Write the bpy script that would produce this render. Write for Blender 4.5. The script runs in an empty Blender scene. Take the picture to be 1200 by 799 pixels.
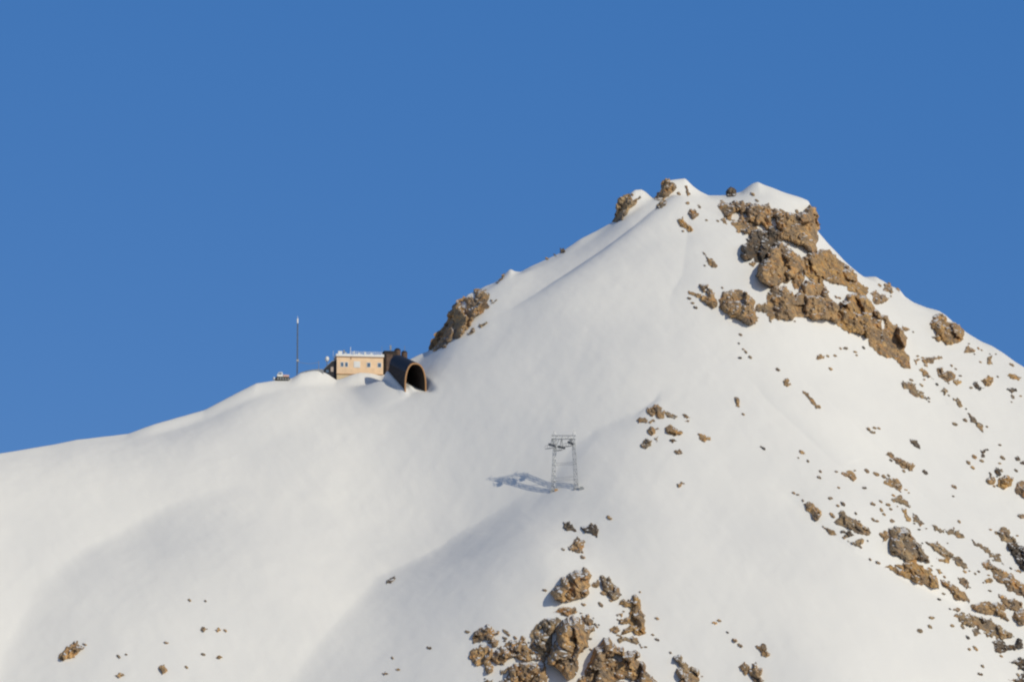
import bpy, math, random
import numpy as np
from mathutils import Vector, geometry
R = math.radians
scene = bpy.context.scene
COL = scene.collection

# ------------------------------------------------------------------ camera, sky, sun, exposure
LENS, PITCH = 128.0, 8.0
cam_d = bpy.data.cameras.new("camera"); cam = bpy.data.objects.new("camera", cam_d); COL.objects.link(cam)
cam_d.sensor_width = 36; cam_d.sensor_fit = 'HORIZONTAL'; cam_d.lens = LENS
cam_d.clip_start = 1; cam_d.clip_end = 60000
cam.location = (0, 0, 0); cam.rotation_euler = (R(90 + PITCH), 0, 0)
scene.camera = cam

SUN_DIR = Vector((.71, -.57, .45)).normalized()          # towards the sun
SUN_EL = math.asin(SUN_DIR.z); SUN_AZ = math.atan2(SUN_DIR.x, SUN_DIR.y)
w = bpy.data.worlds.new("World"); scene.world = w; w.use_nodes = True
nt = w.node_tree; nt.nodes.clear()
sky = nt.nodes.new("ShaderNodeTexSky"); sky.sky_type = 'NISHITA'; sky.sun_disc = False
sky.sun_elevation = SUN_EL; sky.sun_rotation = SUN_AZ
sky.altitude = 3500; sky.air_density = 1.0; sky.dust_density = 0.0; sky.ozone_density = 4.0
bg = nt.nodes.new("ShaderNodeBackground"); bg.inputs[1].default_value = 0.10
wo = nt.nodes.new("ShaderNodeOutputWorld")
hs = nt.nodes.new("ShaderNodeHueSaturation"); hs.inputs['Saturation'].default_value = .8; hs.inputs['Value'].default_value = 1.0
nt.links.new(sky.outputs[0], hs.inputs['Color']); 
mx = nt.nodes.new("ShaderNodeMix"); mx.data_type = 'RGBA'; mx.inputs[0].default_value = .8      # deep, even blue of dry high-mountain air
tcs = nt.nodes.new("ShaderNodeTexCoord"); anti = nt.nodes.new("ShaderNodeVectorMath"); anti.operation = 'DOT_PRODUCT'   # the part of the sky turned away from the sun
anti.inputs[1].default_value = (-.5, .86, 0); nt.links.new(tcs.outputs['Generated'], anti.inputs[0])
mr = nt.nodes.new("ShaderNodeMapRange"); mr.interpolation_type = 'SMOOTHSTEP'; nt.links.new(anti.outputs['Value'], mr.inputs['Value'])
mr.inputs['From Min'].default_value = .25; mr.inputs['From Max'].default_value = .75; mr.inputs['To Max'].default_value = .8; nt.links.new(mr.outputs[0], mx.inputs[0])
mx.inputs[7].default_value = (.18, 1.50, 4.59, 1); nt.links.new(hs.outputs[0], mx.inputs[6]); nt.links.new(mx.outputs[2], bg.inputs[0])
nt.links.new(bg.outputs[0], wo.inputs[0])
sd = bpy.data.lights.new("sun", 'SUN'); sd.energy = 2.6; sd.angle = R(.5); sd.color = (1, .90, .69)
so = bpy.data.objects.new("sun", sd); COL.objects.link(so)
so.rotation_euler = SUN_DIR.to_track_quat('Z', 'Y').to_euler(); so.location = SUN_DIR * 800
vs = scene.view_settings; vs.view_transform = 'Standard'; vs.look = 'None'; vs.gamma = 1; vs.use_curve_mapping = False
vs.exposure = 0.0
scene.cycles.filter_width = 2.2
scene.cycles.max_bounces = 6; scene.cycles.diffuse_bounces = 3

# ------------------------------------------------------------------ numeric helpers
rng = np.random.default_rng(7); random.seed(7)
K = 36.0 / LENS / 1200.0
CE, SE = math.cos(R(PITCH)), math.sin(R(PITCH))
def rays(u, v):
    a = (np.asarray(u, float) - 600) * K; b = (399.5 - np.asarray(v, float)) * K
    y = CE - b * SE; z = SE + b * CE
    return a / y, z / y                                   # x and z per metre of y
def hash2(ix, iy, s):
    h = (ix * 374761393 + iy * 668265263 + s * 974634341) & 0xffffffff
    h = ((h ^ (h >> 13)) * 1274126177) & 0xffffffff
    return ((h ^ (h >> 16)) & 0xffff) / 65535.0
def vnoise(x, y, s=0):
    ix = np.floor(x).astype(np.int64); iy = np.floor(y).astype(np.int64)
    fx = x - ix; fy = y - iy; fx = fx*fx*fx*(fx*(fx*6-15)+10); fy = fy*fy*fy*(fy*(fy*6-15)+10)
    a = hash2(ix, iy, s); b = hash2(ix+1, iy, s); c = hash2(ix, iy+1, s); d = hash2(ix+1, iy+1, s)
    return (a + (b-a)*fx + (c-a)*fy + (a-b-c+d)*fx*fy) * 2 - 1
def fbm(x, y, o=4, s=0, g=.5):
    r = 0; a = 1
    for i in range(o):
        r = r + a * vnoise(x * 2**i + 17.3*i, y * 2**i - 9.1*i, s + i); a *= g
    return r
def sstep(a, b, x):
    t = np.clip((x - a) / (b - a), 0, 1); return t*t*(3-2*t)
def gsmooth(a, sig):
    n = int(sig * 3) + 1; k = np.exp(-.5 * (np.arange(-n, n+1) / sig)**2); k /= k.sum()
    return np.convolve(np.pad(a, n, mode='edge'), k, mode='valid')

# ------------------------------------------------------------------ materials
def new_mat(name):
    m = bpy.data.materials.new(name); m.use_nodes = True
    t = m.node_tree; p = t.nodes["Principled BSDF"]; return m, t, p
def N(t, kind, **kw):
    n = t.nodes.new(kind)
    for k, v in kw.items(): n.inputs[k.replace('_', ' ')].default_value = v
    return n
def ramp(t, stops):
    n = t.nodes.new("ShaderNodeValToRGB"); e = n.color_ramp.elements
    while len(e) < len(stops): e.new(.5)
    for q, (p, c) in zip(e, stops): q.position = p; q.color = (*c, 1)
    return n
def mix(t, fac, a, b):
    n = t.nodes.new("ShaderNodeMix"); n.data_type = 'RGBA'
    for s, val in ((0, fac), (6, a), (7, b)):
        if hasattr(val, 'is_output'): t.links.new(val, n.inputs[s])
        else: n.inputs[s].default_value = val if s == 0 else (*val, 1)
    return n.outputs[2]
def simple(name, c, rough=.7, metal=0, var=.15, scale=1.5):
    m, t, p = new_mat(name)
    g = t.nodes.new("ShaderNodeNewGeometry"); n = N(t, "ShaderNodeTexNoise", Scale=scale, Detail=4.0)
    t.links.new(g.outputs['Position'], n.inputs['Vector'])
    lo = tuple(x * (1-var) for x in c); hi = tuple(min(1, x * (1+var)) for x in c)
    r = ramp(t, [(.3, lo), (.7, hi)]); t.links.new(n.outputs[0], r.inputs[0]); t.links.new(r.outputs[0], p.inputs['Base Color'])
    p.inputs['Roughness'].default_value = rough; p.inputs['Metallic'].default_value = metal
    return m
def snow_mat():
    m, t, p = new_mat("snow")
    g = t.nodes.new("ShaderNodeNewGeometry")
    n1 = N(t, "ShaderNodeTexNoise", Scale=.02, Detail=5.0)
    t.links.new(g.outputs['Position'], n1.inputs['Vector'])
    r = ramp(t, [(.35, (.83, .826, .815)), (.65, (.87, .862, .84))]); t.links.new(n1.outputs[0], r.inputs[0])
    t.links.new(r.outputs[0], p.inputs['Base Color'])
    p.inputs['Roughness'].default_value = .65; p.inputs['Specular IOR Level'].default_value = .15
    n2 = N(t, "ShaderNodeTexNoise", Scale=.35, Detail=6.0, Roughness=.6)
    t.links.new(g.outputs['Position'], n2.inputs['Vector'])
    b = N(t, "ShaderNodeBump", Strength=.10, Distance=.5)
    t.links.new(n2.outputs[0], b.inputs['Height']); t.links.new(b.outputs[0], p.inputs['Normal'])
    return m
def rock_mat(name, c1, c2, c3, snow=.5):
    m, t, p = new_mat(name)
    g = t.nodes.new("ShaderNodeNewGeometry"); pos = g.outputs['Position']
    n1 = N(t, "ShaderNodeTexNoise", Scale=.16, Detail=4.0); t.links.new(pos, n1.inputs['Vector'])
    r1 = ramp(t, [(.36, c1), (.52, c2), (.66, c3)]); t.links.new(n1.outputs[0], r1.inputs[0])
    n2 = N(t, "ShaderNodeTexNoise", Scale=.9, Detail=8.0, Roughness=.7); t.links.new(pos, n2.inputs['Vector'])
    r2 = ramp(t, [(.30, (.22, .21, .21)), (.47, (.92, .92, .92)), (.7, (1.35, 1.3, 1.2))]); t.links.new(n2.outputs[0], r2.inputs[0])
    mm = t.nodes.new("ShaderNodeMix"); mm.data_type = 'RGBA'; mm.blend_type = 'MULTIPLY'; mm.inputs[0].default_value = .9
    t.links.new(r1.outputs[0], mm.inputs[6]); t.links.new(r2.outputs[0], mm.inputs[7])
    # weathering streaks running down the rock
    mp = t.nodes.new("ShaderNodeMapping"); mp.inputs['Scale'].default_value = (.55, .55, .07); t.links.new(pos, mp.inputs['Vector'])
    n3 = N(t, "ShaderNodeTexNoise", Scale=1.0, Detail=5.0); t.links.new(mp.outputs[0], n3.inputs['Vector'])
    r3 = ramp(t, [(.40, (0, 0, 0)), (.62, (1, 1, 1))]); t.links.new(n3.outputs[0], r3.inputs[0])
    f = t.nodes.new("ShaderNodeMath"); f.operation = 'MULTIPLY'; f.inputs[1].default_value = .62; t.links.new(r3.outputs[0], f.inputs[0])
    c = mix(t, f.outputs[0], mm.outputs[2], (.105, .095, .088))
    n5 = N(t, "ShaderNodeTexNoise", Scale=.28, Detail=5.0, Roughness=.6); mp5 = t.nodes.new("ShaderNodeMapping"); mp5.inputs['Location'].default_value = (31, 7, 5)
    t.links.new(pos, mp5.inputs['Vector']); t.links.new(mp5.outputs[0], n5.inputs['Vector'])
    r5 = ramp(t, [(.54, (0, 0, 0)), (.66, (1, 1, 1))]); t.links.new(n5.outputs[0], r5.inputs[0])
    f5 = t.nodes.new("ShaderNodeMath"); f5.operation = 'MULTIPLY'; f5.inputs[1].default_value = .6; t.links.new(r5.outputs[0], f5.inputs[0])
    c = mix(t, f5.outputs[0], c, (min(1, c3[0]*1.02), c3[1]*.80, c3[2]*.58))      # rusty stains
    # snow lying on the ledges
    sx = t.nodes.new("ShaderNodeSeparateXYZ"); t.links.new(g.outputs['Normal'], sx.inputs[0])
    a = t.nodes.new("ShaderNodeMath"); a.operation = 'MULTIPLY_ADD'; a.inputs[1].default_value = .5
    n4 = N(t, "ShaderNodeTexNoise", Scale=.5, Detail=4.0); t.links.new(pos, n4.inputs['Vector'])
    t.links.new(n4.outputs[0], a.inputs[0]); t.links.new(sx.outputs['Z'], a.inputs[2])
    r4 = ramp(t, [(0, (0, 0, 0)), (.05, (1, 1, 1))])
    s = t.nodes.new("ShaderNodeMath"); s.operation = 'SUBTRACT'; s.inputs[1].default_value = 1.30 - .3*snow
    t.links.new(a.outputs[0], s.inputs[0]); t.links.new(s.outputs[0], r4.inputs[0])
    c = mix(t, r4.outputs[0], c, (.84, .84, .84))
    t.links.new(c, p.inputs['Base Color']); p.inputs['Roughness'].default_value = .9; p.inputs['Specular IOR Level'].default_value = .2
    b = N(t, "ShaderNodeBump", Strength=.5, Distance=.5); t.links.new(n2.outputs[0], b.inputs['Height']); t.links.new(b.outputs[0], p.inputs['Normal'])
    return m
SNOW = snow_mat()
ROCK = {'b': rock_mat("brown_rock", (.29, .21, .14), (.46, .305, .16), (.60, .39, .185)),
        'o': rock_mat("ochre_rock", (.32, .225, .14), (.51, .315, .13), (.61, .40, .18)),
        'g': rock_mat("grey_rock", (.25, .195, .145), (.37, .275, .17), (.50, .355, .20)),
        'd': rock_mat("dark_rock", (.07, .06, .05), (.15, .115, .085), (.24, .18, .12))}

def tag(o, label=None, cat=None, group=None, kind=None):
    for k, v in (('label', label), ('category', cat), ('group', group), ('kind', kind)):
        if v: o[k] = v
    return o
def mesh_obj(name, verts, faces, mat, parent=None, smooth=False, origin=None):
    me = bpy.data.meshes.new(name)
    v = np.asarray(verts, float)
    if origin is not None: v = v - np.asarray(origin, float)
    me.from_pydata(v.tolist(), [], [list(map(int, f)) for f in faces]); me.materials.append(mat); me.update()
    if smooth: me.polygons.foreach_set('use_smooth', [True] * len(me.polygons))
    o = bpy.data.objects.new(name, me); COL.objects.link(o)
    if origin is not None: o.location = [float(q) for q in origin]
    if parent: o.parent = parent
    return o

# ------------------------------------------------------------------ the mountain
SIL = np.array([(-260,585),(-140,560),(-60,544),(0,531),(60,521),(90,515),(150,508),(180,497),(240,480),(280,459),(300,449),(320,446),(342,443),(352,437),(364,434.5),(374,434),(384,438),(394,445),
 (402,443),(412,439),(422,436.5),(434,437),(446,440),(456,437),(468,429),(480,421),(490,416),(500,412),(506,409),(516,398),(530,372),(542,352),(548,345),(560,340),(568,335.5),(580,331),
 (590,322),(598,315),(604,318),(610,318.5),(622,312),(640,304),(655,297),(670,287),(680,280),(700,270),(718,260),(724,252),(732,236),(738,227),(744,222.5),(752,222),(758,226),(764,232),
 (769,231),(775,220),(781,212),(790,210.5),(803,209),(806,212),(812,218),(820,224),(830,229),(845,229),(856,227.5),(868,225),(876,219),(882,215),(888,213),(896,217),(905,220),
 (920,226),(940,232),(947,235),(950,240),(954,270),(957,281),(963,279),(969,284),(978,293),(990,306),(1000,316),(1004,322.5),(1013,324.5),(1026,324),(1038,331),(1046,336),(1054,339),(1060,347),(1070,354),(1085,360),(1100,364),
 (1108,369),(1120,380),(1135,391),(1150,400),(1162,405),(1175,413),(1190,424),(1200,430),(1260,470),(1340,520),(1460,610)], float)
YCP = np.array([(-260,1312),(0,1382),(300,1466),(420,1492),(500,1508),(600,1536),(700,1568),(800,1598),(860,1606),(950,1606),(1050,1600),(1200,1578),(1460,1520)], float)
US = np.arange(-260, 1461, 1.0)
VS = gsmooth(np.interp(US, SIL[:,0], SIL[:,1]), .9)
YC = gsmooth(np.interp(US, YCP[:,0], YCP[:,1]), 40)
rx, rz = rays(US, VS)
XC0 = rx * YC; ZC0 = rz * YC
XS = np.arange(XC0[0], XC0[-1], .25)
ycs = np.interp(XS, XC0, YC); zcs = np.interp(XS, XC0, ZC0)
zc_mid = gsmooth(zcs, 34); zc_wide = gsmooth(zcs, 110)
def ext(a):                                               # continue the ridge on both sides beyond the fine stretch
    return lambda x: np.where(x < XS[0], a[0] - (XS[0]-x)*.30, np.where(x > XS[-1], a[-1] - (x-XS[-1])*.55, np.interp(x, XS, a)))
zc0, zc1, zc2 = ext(zcs), ext(zc_mid), ext(zc_wide)
ycf = lambda x: np.interp(x, XS, ycs)
GROUND = -1.8
def base_z(x, y):
    d = ycf(x) - y
    df = np.maximum(d, 0)
    zc = zc0(x); f1 = sstep(0, 12, df); f2 = sstep(5, 52, df)
    top = zc*(1-f1) + zc1(x)*f1; top = top*(1-f2) + zc2(x)*f2
    L = 42.; t0 = .40; t1 = .77
    S = t1*df - (t1-t0)*L*(1-np.exp(-df/L))
    back = np.maximum(-d, 0); S = S + .55*back - .25*6*(1-np.exp(-back/6))
    z = top - S
    k = 6.0                                               # soft meeting with the valley floor
    return np.maximum(z, GROUND) + k*np.log1p(np.exp(-np.abs(z-GROUND)/k))

FX = np.arange(-235, 236, .6); FY = np.arange(1225, 1640, .6)
GX, GY = np.meshgrid(FX, FY)
def bil(Z, x, y):
    fx = np.clip((x-FX[0])/.6, 0, len(FX)-1.001); fy = np.clip((y-FY[0])/.6, 0, len(FY)-1.001)
    ix = fx.astype(int); iy = fy.astype(int); fx = fx-ix; fy = fy-iy
    return (Z[iy,ix]*(1-fx)+Z[iy,ix+1]*fx)*(1-fy) + (Z[iy+1,ix]*(1-fx)+Z[iy+1,ix+1]*fx)*fy
def hit(Z, u, v):
    """where the sight line of (u, v) meets the ground; past the skyline, the depth of the crest"""
    a, c = rays(u, v); lo = np.full(a.shape, 1228.); hi = np.interp(u, US, YC)
    for _ in range(22):
        m = (lo+hi)/2; up = bil(Z, a*m, m) > c*m
        hi = np.where(up, m, hi); lo = np.where(up, lo, m)
    return hi

def poly_sd(px, py, x, y):
    """signed distance to a polyline (positive on its right-hand side, looking along +x from it) and the 0..1 position along it"""
    best = np.full(x.shape, 1e18); sgn = np.ones(x.shape); prp = np.zeros(x.shape); tt = np.zeros(x.shape)
    seg = np.hypot(np.diff(px), np.diff(py)); cum = np.concatenate([[0], np.cumsum(seg)])
    for i in range(len(seg)):
        ax, ay, bx, by = px[i], py[i], px[i+1], py[i+1]
        t = np.clip(((x-ax)*(bx-ax)+(y-ay)*(by-ay))/seg[i]**2, 0, 1)
        dx = x-(ax+t*(bx-ax)); dy = y-(ay+t*(by-ay)); d = dx*dx+dy*dy
        cr = (bx-ax)*(y-ay)-(by-ay)*(x-ax)
        pp = np.abs(cr)/seg[i]; u = (d < best - 1e-7) | ((np.abs(d-best) <= 1e-7) & (pp > prp))
        best = np.where(u, d, best); sgn = np.where(u, np.sign(cr), sgn); prp = np.where(u, pp, prp); tt = np.where(u, (cum[i]+t*seg[i])/cum[-1], tt)
    return np.sqrt(best)*sgn, tt
# relief lines: pixels from top to bottom, height, right-hand width, right-hand reach, left-hand width, left-hand reach, end tapers
# on the right of a line the snow rises by H over the width, then sinks back over the reach
# broad hollows: pixel, depth, radius across and away
HOLLOWS = [(535,598,13,46,60), (1090,765,-8,52,60), (250,585,-2.5,40,40), (390,700,-3,38,60), (600,400,1.5,40,40)]
def gblur(a, sig):
    n = int(2.6*sig); k = np.exp(-.5*(np.arange(-n, n+1)/sig)**2); k /= k.sum()
    p = np.pad(a, n, mode='edge'); q = sum(k[i]*p[i:i+a.shape[0], :] for i in range(2*n+1)); return sum(k[i]*q[:, i:i+a.shape[1]] for i in range(2*n+1))
RELIEF = [
 # gully running down-left from below the pylon
 dict(p=[(700,505),(668,532),(640,562),(600,585),(540,622),(440,682),(382,737),(322,805)], H=23, w=48, D=105, lw=30, lH=0, ta=.36, tb=-.1, pw=1.4),
 # rib edge above the pylon
 dict(p=[(775,455),(768,468),(745,480),(700,500),(668,522),(650,552),(636,578),(620,600),(612,622)], H=3.2, w=12, D=45, lw=1, lH=0, ta=.2, tb=.35, pw=1.5),
 dict(p=[(776,452),(768,468),(752,480),(736,494)], H=.9, w=2, D=14, lw=1, lH=0, ta=.4, tb=.4),
 # far left gully
 dict(p=[(330,555),(250,572),(180,598),(95,642),(40,690),(5,760),(-10,805)], H=22, w=40, D=100, lw=40, lH=0, ta=.42, tb=-.1, pw=1.55),
 # trough along the upper left ridge
 dict(p=[(790,226),(776,238),(742,266),(700,297),(662,322),(625,345),(560,385)], H=4.2, w=7, D=45, lw=1, lH=0, ta=.04, tb=.45),
 # soft edge from the summit down to the middle boulder
 dict(p=[(806,235),(806,270),(800,320),(786,345),(780,400)], H=2.8, w=14, D=70, lw=1, lH=0, ta=.25, tb=.4),
 # lower edge of the rock field
 dict(p=[(900,560),(960,612),(1000,644),(1060,676),(1130,708),(1215,775)], H=5, w=12, D=50, lw=1, lH=0, ta=.25, tb=-.1),
 # runnel on the right face
 dict(p=[(858,420),(900,470),(985,545),(1050,590)], H=2.6, w=8, D=25, lw=1, lH=0, ta=.4, tb=.4),
 dict(p=[(1085,430),(1110,475),(1150,515),(1205,540)], H=1.2, w=7, D=30, lw=1, lH=0, ta=.2, tb=-.1),
 dict(p=[(925,430),(1005,500),(1085,580),(1205,672)], H=1.8, w=7, D=25, lw=1, lH=0, ta=.3, tb=.2),
 # below the building
 dict(p=[(560,500),(440,512),(330,520)], H=0, w=10, D=40, lw=10, lH=0, ta=.4, tb=.4),
]
def place_on(Z, u, v):
    y = float(hit(Z, np.array([u], float), np.array([v], float))[0]); a, c = rays(u, v); return float(a*y), y, float(c*y)
Z0 = base_z(GX, GY)
ZF = Z0.copy()
for it in range(2):
    acc = np.zeros_like(Z0)
    for r in RELIEF:
        P = np.array(r['p'], float); q = hit(ZF, P[:,0], P[:,1]); a, _ = rays(P[:,0], P[:,1])
        px, py = a*q, q
        s, t = poly_sd(px, py, GX, GY)
        taper = (sstep(0, r['ta'], t) if r['ta'] > 0 else 1) * (1 - sstep(1-r['tb'], 1, t) if r['tb'] > 0 else 1)
        sr = np.maximum(s, 0); sl = np.maximum(-s, 0)
        x_ = sr/r['w']
        fld = taper*(r['H']*(1-np.exp(-x_**r.get('pw', 1)))*np.exp(-(sr/r['D'])**2) + r['lH']*(1-np.exp(-sl/r['lw']))*np.exp(-(sl/60)**2))
        near = np.exp(-(s/min(1.6*r['w']+3, 15))**2); acc += fld*near + gblur(fld, 14)*(1-near)      # crisp by the line, smooth away from it
    for u, v, dp_, ra, rb in HOLLOWS:
        q = place_on(ZF, u, v); acc -= dp_*np.exp(-((GX-q[0])/ra)**2-((GY-q[1])/rb)**2)
    # wind-packed drifts and long swells; nothing of it at the very crest
    d = ycf(GX) - GY; fade = sstep(0, 12, np.abs(d))
    sw = 1.5*fbm(GX/60, GY/85, 2, 3) + .17*fbm(GX/13+GY/40, GY/22, 3, 11) + .03*fbm(GX/2.4+GY/9, GY/4, 3, 23) + .05*fbm(GX/6-GY/14, GY/16, 2, 29)
    rim = sstep(0, 28, np.minimum(np.minimum(GX-FX[0], FX[-1]-GX), np.minimum(GY-FY[0], FY[-1]-GY)))
    ZF = Z0 + fade*rim*(acc + sw)

TF = Vector(place_on(ZF, 487.3, 457.5)); TAX = Vector((-.40, .917, 0)).normalized(); TL, TRISE = 19.0, 5.6
al = (GX-TF.x)*TAX.x + (GY-TF.y)*TAX.y; ac = (GX-TF.x)*TAX.y - (GY-TF.y)*TAX.x
floor_z = TF.z + TRISE/TL*al - .25
wgt = (1-sstep(4.6, 7.5, np.abs(ac)))*sstep(-9, -1, al)*(1-sstep(TL-2, TL+2, al))
ZF = ZF - wgt*np.maximum(ZF-floor_z, 0)
out_ = np.maximum(-(ac+4.4), 0)                            # snow banked against its left side
bank = floor_z + 4.8*np.clip(al/TL, 0, 1.15) - .42*out_
wb = (1-sstep(9, 15, out_))*(1-sstep(.0, 2.0, ac+4.4))*sstep(-3, 2, al)*(1-sstep(TL, TL+4, al))
ZF = ZF + wb*np.maximum(bank-ZF, 0)
ZF = ZF + 1.9*np.exp(-((ac+1.6)/2.0)**2)*sstep(-1.5, 3, al)*(1-sstep(8, 14, al))*(1-sstep(3.6, 4.2, np.abs(ac)))
ws = (1-sstep(12, 22, out_))*sstep(.6, 3, out_)*sstep(-8, 0, al)*(1-sstep(TL+4, TL+12, al)); ZF = ZF + ws*(gblur(ZF, 7)-ZF)
def grow(a, b, n):
    t = np.linspace(0, 1, n+1)[1:]; return a + (b-a)*((np.exp(5*t)-1)/(math.exp(5)-1))
AX = np.concatenate([grow(FX[0], -20000, 34)[::-1], FX, grow(FX[-1], 20000, 34)])
AY = np.concatenate([grow(FY[0], -6000, 70)[::-1], FY, grow(FY[-1], 22000, 40)])
AXX, AYY = np.meshgrid(AX, AY); AZ = base_z(AXX, AYY)
AZ[70:70+len(FY), 34:34+len(FX)] = ZF
ny, nx = AZ.shape
me = bpy.data.meshes.new("snow_mountain")
me.vertices.add(nx*ny); me.vertices.foreach_set('co', np.stack([AXX, AYY, AZ], -1).astype(np.float32).ravel())
idx = np.arange(nx*ny).reshape(ny, nx)
fc = np.stack([idx[:-1,:-1], idx[:-1,1:], idx[1:,1:], idx[1:,:-1]], -1).reshape(-1, 4)
me.loops.add(fc.size); me.loops.foreach_set('vertex_index', fc.ravel().astype(np.int32))
me.polygons.add(len(fc)); me.polygons.foreach_set('loop_start', (np.arange(len(fc))*4).astype(np.int32))
me.polygons.foreach_set('use_smooth', np.ones(len(fc), bool)); me.update(calc_edges=True); me.materials.append(SNOW)
mo = bpy.data.objects.new("snow_mountain", me); COL.objects.link(mo); tag(mo, kind='structure')

def place(u, v):
    y = hit(ZF, np.atleast_1d(u), np.atleast_1d(v)); a, c = rays(np.atleast_1d(u), np.atleast_1d(v))
    return np.stack([a*y, y, c*y], -1)

# ------------------------------------------------------------------ rocks
OUT = np.array([0, -.985, -.17])
def rough(P, amp, rs):
    """break the straight edges of an outline into a natural ragged one"""
    P = [np.array(p, float) for p in P]
    for lev in range(3):
        Q = []
        for i in range(len(P)):
            a, b = P[i], P[(i+1) % len(P)]; L = np.hypot(*(b-a)); Q.append(a)
            if L > 2.2:
                n = np.array([-(b-a)[1], (b-a)[0]])/L
                Q.append((a+b)/2 + n*rs.normal()*min(amp*.16*L, 1.3) + (b-a)*rs.uniform(-.12, .12))
        P = Q
    return np.array(P)
def inside(pts, loops):
    r = np.zeros(len(pts), bool)
    for L in loops:
        x0, y0 = L[:,0], L[:,1]; x1, y1 = np.roll(x0, -1), np.roll(y0, -1)
        for i in range(len(L)):
            c = ((y0[i] > pts[:,1]) != (y1[i] > pts[:,1]))
            if c.any():
                xx = (x1[i]-x0[i])*(pts[:,1]-y0[i])/(y1[i]-y0[i]+1e-12)+x0[i]
                r ^= c & (pts[:,0] < xx)
    return r
def edge_dist(pts, loops):
    best = np.full(len(pts), 1e18)
    for L in loops:
        M = np.roll(L, -1, 0)
        for a, b in zip(L, M):
            e = b-a; l2 = e@e + 1e-12; t = np.clip(((pts-a)@e)/l2, 0, 1)
            d = pts-a-t[:,None]*e; best = np.minimum(best, (d*d).sum(1))
    return np.sqrt(best)
NROCK = [0]
def rock(name, label, cat, tone, poly, holes=(), k=.22, bulge=1.0, fine=1.0, grow_=.8, col=1.5, group=None, ragged=1.0):
    NROCK[0] += 1
    rs = np.random.default_rng(1000 + NROCK[0])
    poly = np.array(poly, float)
    e1 = poly-np.roll(poly, 1, 0); e2 = np.roll(poly, -1, 0)-poly       # a little wider than drawn, for the snow banked against its foot
    nn = np.stack([(e1/np.linalg.norm(e1, axis=1)[:,None]+e2/np.linalg.norm(e2, axis=1)[:,None])[:,1], -(e1/np.linalg.norm(e1, axis=1)[:,None]+e2/np.linalg.norm(e2, axis=1)[:,None])[:,0]], 1)
    nn /= np.maximum(np.linalg.norm(nn, axis=1)[:,None], .6)
    ar_ = .5*np.sum(poly[:,0]*np.roll(poly[:,1], -1)-np.roll(poly[:,0], -1)*poly[:,1])
    poly = poly + nn*np.sign(ar_)*min(grow_, .25*math.sqrt(abs(ar_))*.5)
    ext_ = poly.max(0)-poly.min(0); size = float(np.sqrt(ext_[0]*ext_[1]))
    loops = [rough(poly, ragged, rs)] + [rough(np.array(h, float), .8, rs) for h in holes]
    s = max(.75, min(1.5, size/14)) * fine
    # dense boundary
    B = []; E_ = []
    for L in loops:
        st = len(B); M = np.roll(L, -1, 0)
        for a, b in zip(L, M):
            n = max(1, int(np.hypot(*(b-a))/(s*1.1)))
            for j in range(n): B.append(a+(b-a)*j/n)
        E_ += [(i, i+1) for i in range(st, len(B)-1)] + [(len(B)-1, st)]
    B = np.array(B)
    lo, hi_ = poly.min(0)-1, poly.max(0)+1
    xs = np.arange(lo[0], hi_[0], s); ys = np.arange(lo[1], hi_[1], s*.87)
    gx, gy = np.meshgrid(xs, ys); gx = gx + (np.arange(len(ys)) % 2)[:,None]*s*.5
    G = np.stack([gx.ravel(), gy.ravel()], 1) + rs.uniform(-.28, .28, (gx.size, 2))*s
    G = G[inside(G, loops)]
    if len(G): G = G[edge_dist(G, loops) > .45*s]
    P = np.vstack([B, G]) if len(G) else B
    vo, eo, fo, ov, _, _ = geometry.delaunay_2d_cdt([Vector(p) for p in P], E_, [], 0, 1e-5)
    P = np.array([tuple(q) for q in vo]); F = [tuple(f) for f in fo]
    cen = np.array([P[list(f)].mean(0) for f in F]); ok = inside(cen, loops); F = [f for f, o_ in zip(F, ok) if o_]
    d = edge_dist(P, loops); on = d < 1e-3
    # depth of the ground under the rock
    y = hit(ZF, P[:,0], P[:,1]); a, c = rays(P[:,0], P[:,1])
    base = np.stack([a*y, y, c*y], -1)
    mpp = float(y.mean())*K
    dm = d*mpp; inr = max(float(dm.max()), .2)
    # drop to the lowest part of the same rock straight below
    vlow = P[:,1].copy()
    for L in loops[:1]:
        M = np.roll(L, -1, 0)
        for p0, p1 in zip(L, M):
            c_ = (np.minimum(p0[0], p1[0]) <= P[:,0]) & (P[:,0] <= np.maximum(p0[0], p1[0])) & (abs(p1[0]-p0[0]) > 1e-9)
            vv = p0[1]+(p1[1]-p0[1])*(P[:,0]-p0[0])/(p1[0]-p0[0]+1e-12); vlow = np.where(c_, np.maximum(vlow, vv), vlow)
    rise = (vlow-P[:,1])*mpp
    Rr = min(inr*.8, 2.6 if cat != 'cliff' else 1.5); e = np.clip(dm/Rr, 0, 1); prof = np.sqrt(np.maximum(1-(1-e)**2, 0))
    Hb = bulge*min(.75*inr, 2.6+.12*inr)
    X, Zw = base[:,0], base[:,2]
    wx = X + 1.4*fbm(X/5, Zw/5, 3, 31); wz = Zw + 1.4*fbm(X/5+40, Zw/5, 3, 37)
    def cells(scale, sx, seed):
        """blocky facets: every cell has a tilted face of its own; deep joints between cells"""
        r2 = np.random.default_rng(seed); x0, x1, z0, z1 = X.min(), X.max(), Zw.min(), Zw.max()
        n = int(max(3, (x1-x0+scale)*(z1-z0+scale)/(scale*scale*sx))); n = min(n, 700)
        S = np.stack([r2.uniform(x0-1, x1+1, n), r2.uniform(z0-1, z1+1, n)], 1)
        tilt = r2.normal(0, .7, (n, 2)); off = r2.normal(0, .36, n)*scale
        D = ((wx[:,None]-S[:,0])/1.0)**2 + ((wz[:,None]-S[:,1])/sx)**2
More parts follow.
